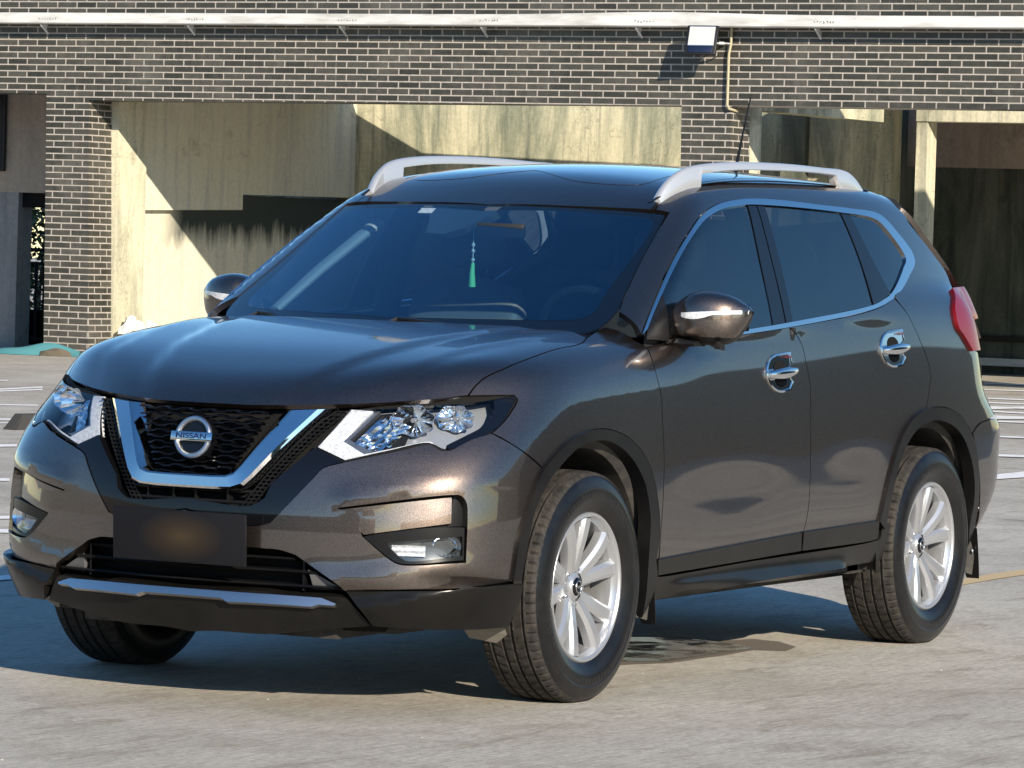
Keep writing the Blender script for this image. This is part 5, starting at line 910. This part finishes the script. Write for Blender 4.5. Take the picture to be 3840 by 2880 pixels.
# ------------------------------------------------------------------ brick building
bld=tag(empty('brick_building',(-27.6,-14,0)),'dark brick building front with plastered bays, right across the lot behind the SUV','building')
BL=Vector((-27.6,-14,0))
def bbox(name,a,b,m_,parent=bld,**k):
    """box given in world coordinates as a part of the building"""
    q=MB();q.box(a,b);o=q.build(name,m_,parent,smooth=False,**k);o.matrix_parent_inverse=Matrix.Translation(-BL) if parent is bld else Matrix();return o
def bpoly(name,pts,th,m_):
    """flat plate parallel to the front: polygon in (y,z), from x0 back by th"""
    x0,poly=pts;n=len(poly);vs=[(x0-.0205*(y+19.7),y,z) for y,z in poly]+[(x0-th-.0205*(y+19.7),y,z) for y,z in poly]
    q=MB();q.add(vs,[tuple(range(n)),tuple(range(n,2*n))[::-1]]+[(i,(i+1)%n,n+(i+1)%n,n+i) for i in range(n)]);o=q.build(name,m_,bld,smooth=False);o.matrix_parent_inverse=Matrix.Translation(-BL);return o
# front wall: beam over the bays and two pillars, one brick skin
bpoly('brick_wall',(-27.56,[(-34,2.90),(-20.315,2.90),(-20.262,0),(-19.672,0),(-19.757,2.832),(-12.536,2.870),(-12.49,0),(-11.93,0),(-11.978,2.872),(-4.5,2.882),(-4.5,4.6),(-34,4.6)]),.45,brick)
# plastered side wall of the left bay, two layers with a stepped ledge
for nm,a in (('side_wall',[(-28.02,1.63),(-30.75,1.69),(-30.75,1.87),(-34,1.90),(-34,4.2),(-28.02,4.2)]),):
    n=len(a);q=MB();vs=[(x,-19.72,z) for x,z in a]+[(x,-19.98,z) for x,z in a]
    q.add(vs,[tuple(range(n)),tuple(range(n,2*n))[::-1]]+[(i,(i+1)%n,n+(i+1)%n,n+i) for i in range(n)]);o=q.build(nm,cream,bld,smooth=False);o.matrix_parent_inverse=Matrix.Translation(-BL)
bbox('lower_side_wall',(-34,-20.0,0),(-28.02,-19.80,1.86),cream_dark_top)
bbox('pillar_lining',(-28.60,-19.93,0),(-28.012,-19.66,4.2),yplaster)
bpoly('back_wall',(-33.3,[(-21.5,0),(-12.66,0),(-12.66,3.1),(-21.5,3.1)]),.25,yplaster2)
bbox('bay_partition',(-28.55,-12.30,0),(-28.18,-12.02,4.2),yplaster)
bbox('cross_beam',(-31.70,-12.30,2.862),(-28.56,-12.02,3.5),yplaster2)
bbox('lintel',(-32.05,-11.64,2.880),(-31.72,-4.5,3.30),yplaster)
bbox('post',(-32.0,-11.64,0),(-31.74,-11.51,2.879),yplaster)
q=MB();rp_=[(-28.05,-20.2),(-28.05,-12.3),(-31.75,-12.3),(-31.95,-13.7),(-32.0,-17.05),(-32.75,-19.2),(-33.2,-20.2)];n=len(rp_);q.add([(x,y,3.12) for x,y in rp_]+[(x,y,3.40) for x,y in rp_],[tuple(range(n)),tuple(range(n,2*n))]+[(i,(i+1)%n,n+(i+1)%n,n+i) for i in range(n)])
o=q.build('bay_shadow_slab',greyp,bld,smooth=False);o.matrix_parent_inverse=Matrix.Translation(-BL)  # added unseen slab; its slanted rear edge shapes the shadow line behind
bbox('garage_shadow_slab',(-36.5,-13.32,3.31),(-31.95,-4.5,3.50),greyp)  # unseen slab added to cast a diagonal shadow; it also covers the garage
bbox('inner_beam',(-35.9,-13.4,2.47),(-35.6,-4.5,3.30),pinkpl)
bbox('garage_wall',(-37.0,-14,0),(-36.7,-4.5,3.3),dgreen)
bbox('garage_rail',(-36.69,-13.9,.39),(-36.62,-4.5,.46),black);bbox('garage_kerb',(-36.69,-13.9,.10),(-36.5,-4.5,.19),white)
bbox('garage_side_wall',(-36.7,-14.0,0),(-33.3,-13.7,3.3),dgreen)
# left bay
bbox('left_bay_wall',(-29.3,-34,1.81),(-29.02,-20.32,4.2),pinkpl)
bbox('left_bay_column',(-29.3,-34,0),(-29.02,-21.69,1.809),greyp)
bbox('left_bay_lintel',(-29.32,-21.689,1.64),(-29.10,-20.31,1.808),dark)
# gutter
gt=tag(empty('roof_gutter',(-27.36,-14,3.72)),'long white metal gutter running along the top of the dark brick wall','gutter')
q=MB();P=[]
for i in range(61):
    y=-20+i*.42 if i<60 else 5.2
    y=-34+i*.5;b_=.03*math.exp(-((y+12.7)/1.1)**2);x=-27.36-.0205*(y+19.7);P.append([(x+.36-.56,y,3.665),(x,y,3.665),(x+.01,y,3.675),(x+.01,y,3.775+b_),(x-.01,y,3.785+b_),(x-.02,y,3.70),(x-.2,y,3.70)])
q.grid(P,closev=True);o=q.build('channel',white,gt,sharp=30);o.matrix_parent_inverse=Matrix.Translation((27.36,14,-3.72))
scr=mat('pencil_mark',(.10,.10,.10),.7);rr=random.Random(3)
for k,yc in enumerate((-20.3,-18.4,-16.5,-14.8,-13.0,-11.0)):
    q=MB();x=-27.36-.0205*(yc+19.7)+.0115
    for j in range(7):
        y0=yc+j*.035;pts=[(x,y0+rr.uniform(0,.02),3.715+rr.uniform(-.010,.016)) for _ in range(4)];q.tube(pts,.0022,4)
    o=q.build('handwritten_mark',scr,gt);o.matrix_parent_inverse=Matrix.Translation((27.36,14,-3.72))
    q=MB();q.add([(x-.17,yc,3.66),(x-.02,yc,3.66),(x-.15,yc,3.57)],[(0,1,2)]);q.tube([(x-.19,yc,3.56),(x-.04,yc,3.655)],.012,6);o=q.build('bracket',white,gt);o.matrix_parent_inverse=Matrix.Translation((27.36,14,-3.72))
sg=MB();sg.box((-.02,-.30,-.45),(.02,.30,.45));sg.box((.021,-.26,-.41),(.024,.26,.41));sgo=sg.build('wall_sign',mat('dark_framed_board',(.012,.012,.016),.25),loc=(-28.98,-22.17,2.50),smooth=False);tag(sgo,'dark framed board on the brown plaster wall at the far left','sign')
# conduit
q=MB();q.tube([(.05,.02,.83),(.05,.02,.60),(.05,.0,.50),(.05,0,-.02),(.05,.02,-.06),(-.10,.05,-.08)],.014,10);
cd=q.build('conduit_pipe',mat('yellowed_pipe',(.42,.37,.24),.6),loc=(-27.72,-12.0,2.90));tag(cd,'thin yellowed pipe running down the dark brick wall beside the floodlight','pipe')
# floodlight
fl=tag(empty('floodlight',(-27.41,-12.19,3.53)),'square floodlight with black frame and pale lens fixed under the white gutter','floodlight')
fl.rotation_euler=(0,math.radians(-20),math.radians(10))
q=MB();q.box((-.05,-.165,-.16),(.0,.165,.16));q.build('frame',black,fl,bevel=.012)
q=MB();q.box((.001,-.135,-.068),(.006,.135,.142));q.build('lens',mat('floodlight_lens',(.66,.66,.62),.12,.2,.8),fl)
q=MB();q.box((.006,-.135,-.074),(.009,.135,-.064));q.box((.006,-.135,.138),(.010,.135,.145));q.build('lens_frame',satchrome,fl)
q=MB();q.box((.001,-.125,-.145),(.010,.125,-.080));q.build('driver_box',mat('blue_black_metal',(.010,.016,.045),.35),fl,bevel=.004)
q=MB();q.tube([(-.02,-.18,.0),(-.25,-.18,.06),(-.25,.18,.06),(-.02,.18,0)],.010,6);q.build('bracket',black,fl)
q=MB();q.box((-.03,.19,-.045),(-.005,.24,-.02));q.tube([(-.02,.16,-.03),(-.02,.26,-.03),(-.1,.28,0)],.008,6);q.build('connector',white,fl)
# fence and shrub behind the left opening
fc=tag(empty('black_railing',(-30.6,-22.2,0)),'black steel railing in the opening left of the brick pillar','railing')
q=MB()
for k in range(17): q.box((-.012,-.9+k*.115,.05),(.012,-.9+k*.115+.035,.98))
q.build('bar',black,fc,smooth=False)['label']='row of upright black bars'
q=MB();q.box((-.02,-1.0,.965),(.02,1.1,1.0));q.box((-.02,-1.0,.06),(.02,1.1,.10));q.box((-.022,-1.0,1.12),(.022,1.1,1.165));q.box((-.02,-1.0,.0),(.02,-.94,1.165));q.box((-.02,1.04,0),(.02,1.1,1.165));q.build('rail',black,fc,smooth=False)
bbox('dark_plinth',(-30.9,-24,0),(-30.7,-20.3,.42),dark)
leafm=[mat('leaf_green_light',(.15,.19,.06),.6),mat('leaf_green_dark',(.05,.08,.025),.6),mat('dry_leaf',(.38,.32,.20),.7)]
def shrub(name,loc,R,n,label,seed,sz=.035):
    r=random.Random(seed);t=tag(empty(name,loc),label,'shrub');q=MB()
    for _ in range(n):
        a=r.uniform(0,6.28);z=r.uniform(.02,1);rad=(r.random()**.5)*(.6+.4*math.sin(z*3+a*2));p=Vector((math.cos(a)*rad*R[0],math.sin(a)*rad*R[1],z*R[2]))
        u=Vector((r.gauss(0,1),r.gauss(0,1),r.gauss(0,.6))).normalized();v=u.cross(Vector((r.gauss(0,1),r.gauss(0,1),r.gauss(0,1)))).normalized();s_=sz*r.uniform(.6,1.5)
        q.add([p-u*s_,p+v*s_*.45,p+u*s_,p-v*s_*.45],[(0,1,2,3)],r.choice((0,0,1,1,2)))
    me=q.mesh('foliage',smooth=False,fix=False);link('foliage',me,leafm,t)
    q=MB()
    for k in range(9):
        a=r.uniform(0,6.28);e=Vector((math.cos(a)*R[0]*.8,math.sin(a)*R[1]*.8,R[2]*r.uniform(.5,1)));q.tube([(0,0,0),e*.45+Vector((0,0,.1)),e],[.03,.018,.006],5)
    q.build('stem',mat('bark_'+str(seed),(.14,.10,.07),.9),t);return t
shrub('leafy_shrub',(-33.2,-24.3,0),(1.2,2.6,3.2),9000,'sunlit leafy shrub seen through the opening behind the black railing',2,.055)
# tarp and plaster rubble at the foot of the pillar
q=MB();P=[]
for i in range(21):
    t=i/20;P.append([(-27.25+.10*math.cos(a_)*(1.2-t)+.05*math.sin(5*t),-20.75+1.15*t,max(0.004,.004+(.02+.10*math.sin(t*2.6))*math.sin(a_)*(1+.2*math.sin(9*t+a_)))) for a_ in np.linspace(0,math.pi,9)])
q.grid(P);tp=q.build('tarp',mat('turquoise_tarp',(.07,.22,.24),.5));tag(tp,'crumpled turquoise tarp lying at the foot of the left brick pillar','tarp')
def lump(name,loc,sx,sy,sz,m_,seed,parent=None):
    r=random.Random(seed);me=bpy.data.meshes.new(name);bm=bmesh.new();bmesh.ops.create_icosphere(bm,subdivisions=2,radius=1)
    for v in bm.verts: v.co=Vector((v.co.x*sx,v.co.y*sy,max(-.05,v.co.z)*sz))*(1+r.uniform(-.28,.28))
    bm.to_mesh(me);bm.free();return link(name,me,m_,parent,loc)
rb=lump('dirt_pile',(-27.25,-19.95,0.0),.10,.22,.10,mat('brown_dirt',(.12,.10,.07),.95),3);tag(rb,'small heap of brown dirt against the foot of the left brick pillar','dirt heap')
pw=mat('white_plaster_rubble',(.62,.60,.55),.9)
rp=tag(empty('plaster_rubble',(-28.15,-19.50,0)),'heap of broken white plaster against the cream wall beyond the hood','rubble')
for k,(a,b,c_,s_) in enumerate(((0,0,.05,.17),(-.28,.05,.05,.2),(-.55,.0,.04,.16),(.16,.02,.26,.10),(.02,.0,.30,.11),(-.35,.02,.28,.10),(-.12,0,.22,.12))):
    lump('chunk',(a,b,c_),s_,s_*.8,s_*1.3,pw,20+k,rp)
# wheel stop
def wheel_stop(name,loc,rz,label):
    t=tag(empty(name,loc,None,rz),label,'wheel stop','wheel stops')
    q=MB();prof=[(-.075,0),(-.045,.11),(.045,.11),(.075,0)];L_=.9
    P=[[(y*(.999),x_,z) for x_,z in prof] for y in (-L_,)]+[[(y,x_,z) for x_,z in prof] for y in (-L_+.10,L_-.10)]+[[(L_,x_,z) for x_,z in prof]]
    P[0]=[(-L_,x_,z*.02) for x_,z in prof];P[-1]=[(L_,x_,z*.02) for x_,z in prof]
    q.grid(P);q.build('block',mat('dark_rubber_block',(.035,.034,.032),.85),t,smooth=False,bevel=.008)
    q=MB()
    for y in (-.55,-.30,.30,.55): q.box((y-.09,.0605,.035),(y+.09,.0645,.085),M=None)
    q.v=[(x,yy_+(.0-(z-.035)*.27),z) for x,yy_,z in q.v]
    m2=[(x,-y,z) for x,y,z in q.v];q.add(m2,q.f[:]);q.build('reflective_patch',wpaint,t,smooth=False);return t
ws1=wheel_stop('wheel_stop',STOP[0],STOP[1],'grey wheel stop with white patches behind the left headlight side of the SUV')
del ws1['group']
# wet patch
q=MB();q.add([(x,y,.003) for x,y in PUD],[tuple(range(len(PUD)))]);wet=mat('wet_concrete',(.07,.065,.06),.06,0,0,.5)
_n=NT(wet);_v=_n.obj();_n.l(_n.ramp(_n.noise(_v,7,7,.7),[(.3,(.05,.045,.04)),(.7,(.13,.12,.10))]),_n.b.inputs['Base Color']);_n.l(_n.ramp(_n.noise(_v,5,6,.65,.5),[(.47,(.10,.10,.10)),(.60,(.5,.5,.5))]),_n.b.inputs['Roughness'])
pd=q.build('puddle',wet,smooth=False);pd['kind']='structure'
q=MB();q.add([(x,y,.0015) for x,y in PUD2],[tuple(range(len(PUD2)))]);o=q.build('damp_concrete',mat('damp_concrete',(.17,.145,.12),.6),smooth=False);o['kind']='structure'
lf=MB();lf.add([LEAF[i] for i in range(4)],[(0,1,2,3)]);o=lf.build('fallen_leaf',mat('pale_leaf',(.5,.45,.38),.7));tag(o,'small pale fallen leaf in the shade beside the rear wheel','leaf')
q=MB();rg=random.Random(8)
for _ in range(110):
    u_=rg.random();x=-4+7.5*rg.random();y=1.0*x*0+rg.uniform(-2.5,4.5)-.5*x*0
    s_=rg.uniform(.0008,.0024);q.box((x-s_,y-s_*1.3,.0),(x+s_,y+s_*1.3,s_*1.1))
gg=q.build('loose_grit',mat('pale_grit',(.55,.52,.47),.8),smooth=False);gg['kind']='stuff'
# added unseen blocks around the lot, to darken what paint and glass mirror
def block(name,a,b,m_,label):
    t=tag(empty(name,((a[0]+b[0])/2,(a[1]+b[1])/2,0)),label,'building');cx,cy=(a[0]+b[0])/2,(a[1]+b[1])/2
    q=MB();q.box((a[0]-cx,a[1]-cy,0),(b[0]-cx,b[1]-cy,b[2]));q.build('wall',m_,t,smooth=False);return t
block('side_reflection_block',(-60,15,0),(-14,30,4.6),mat('dark_block_paint',(.022,.022,.020),.7),'long low dark block left of the SUV, added for reflections')
block('low_reflection_block',(0,-60,0),(60,-42,7),brick,'low dark brick block beyond the right side of the SUV, added for reflections')
block('sun_side_reflection_block',(14,48,0),(66,60,6.5),dgreen,'dark plastered block on the sunny side of the lot, added for reflections')
block('far_reflection_block',(70,-60,0),(82,28,9),dgreen,'dark plastered block far across the lot facing the hood, added for reflections')
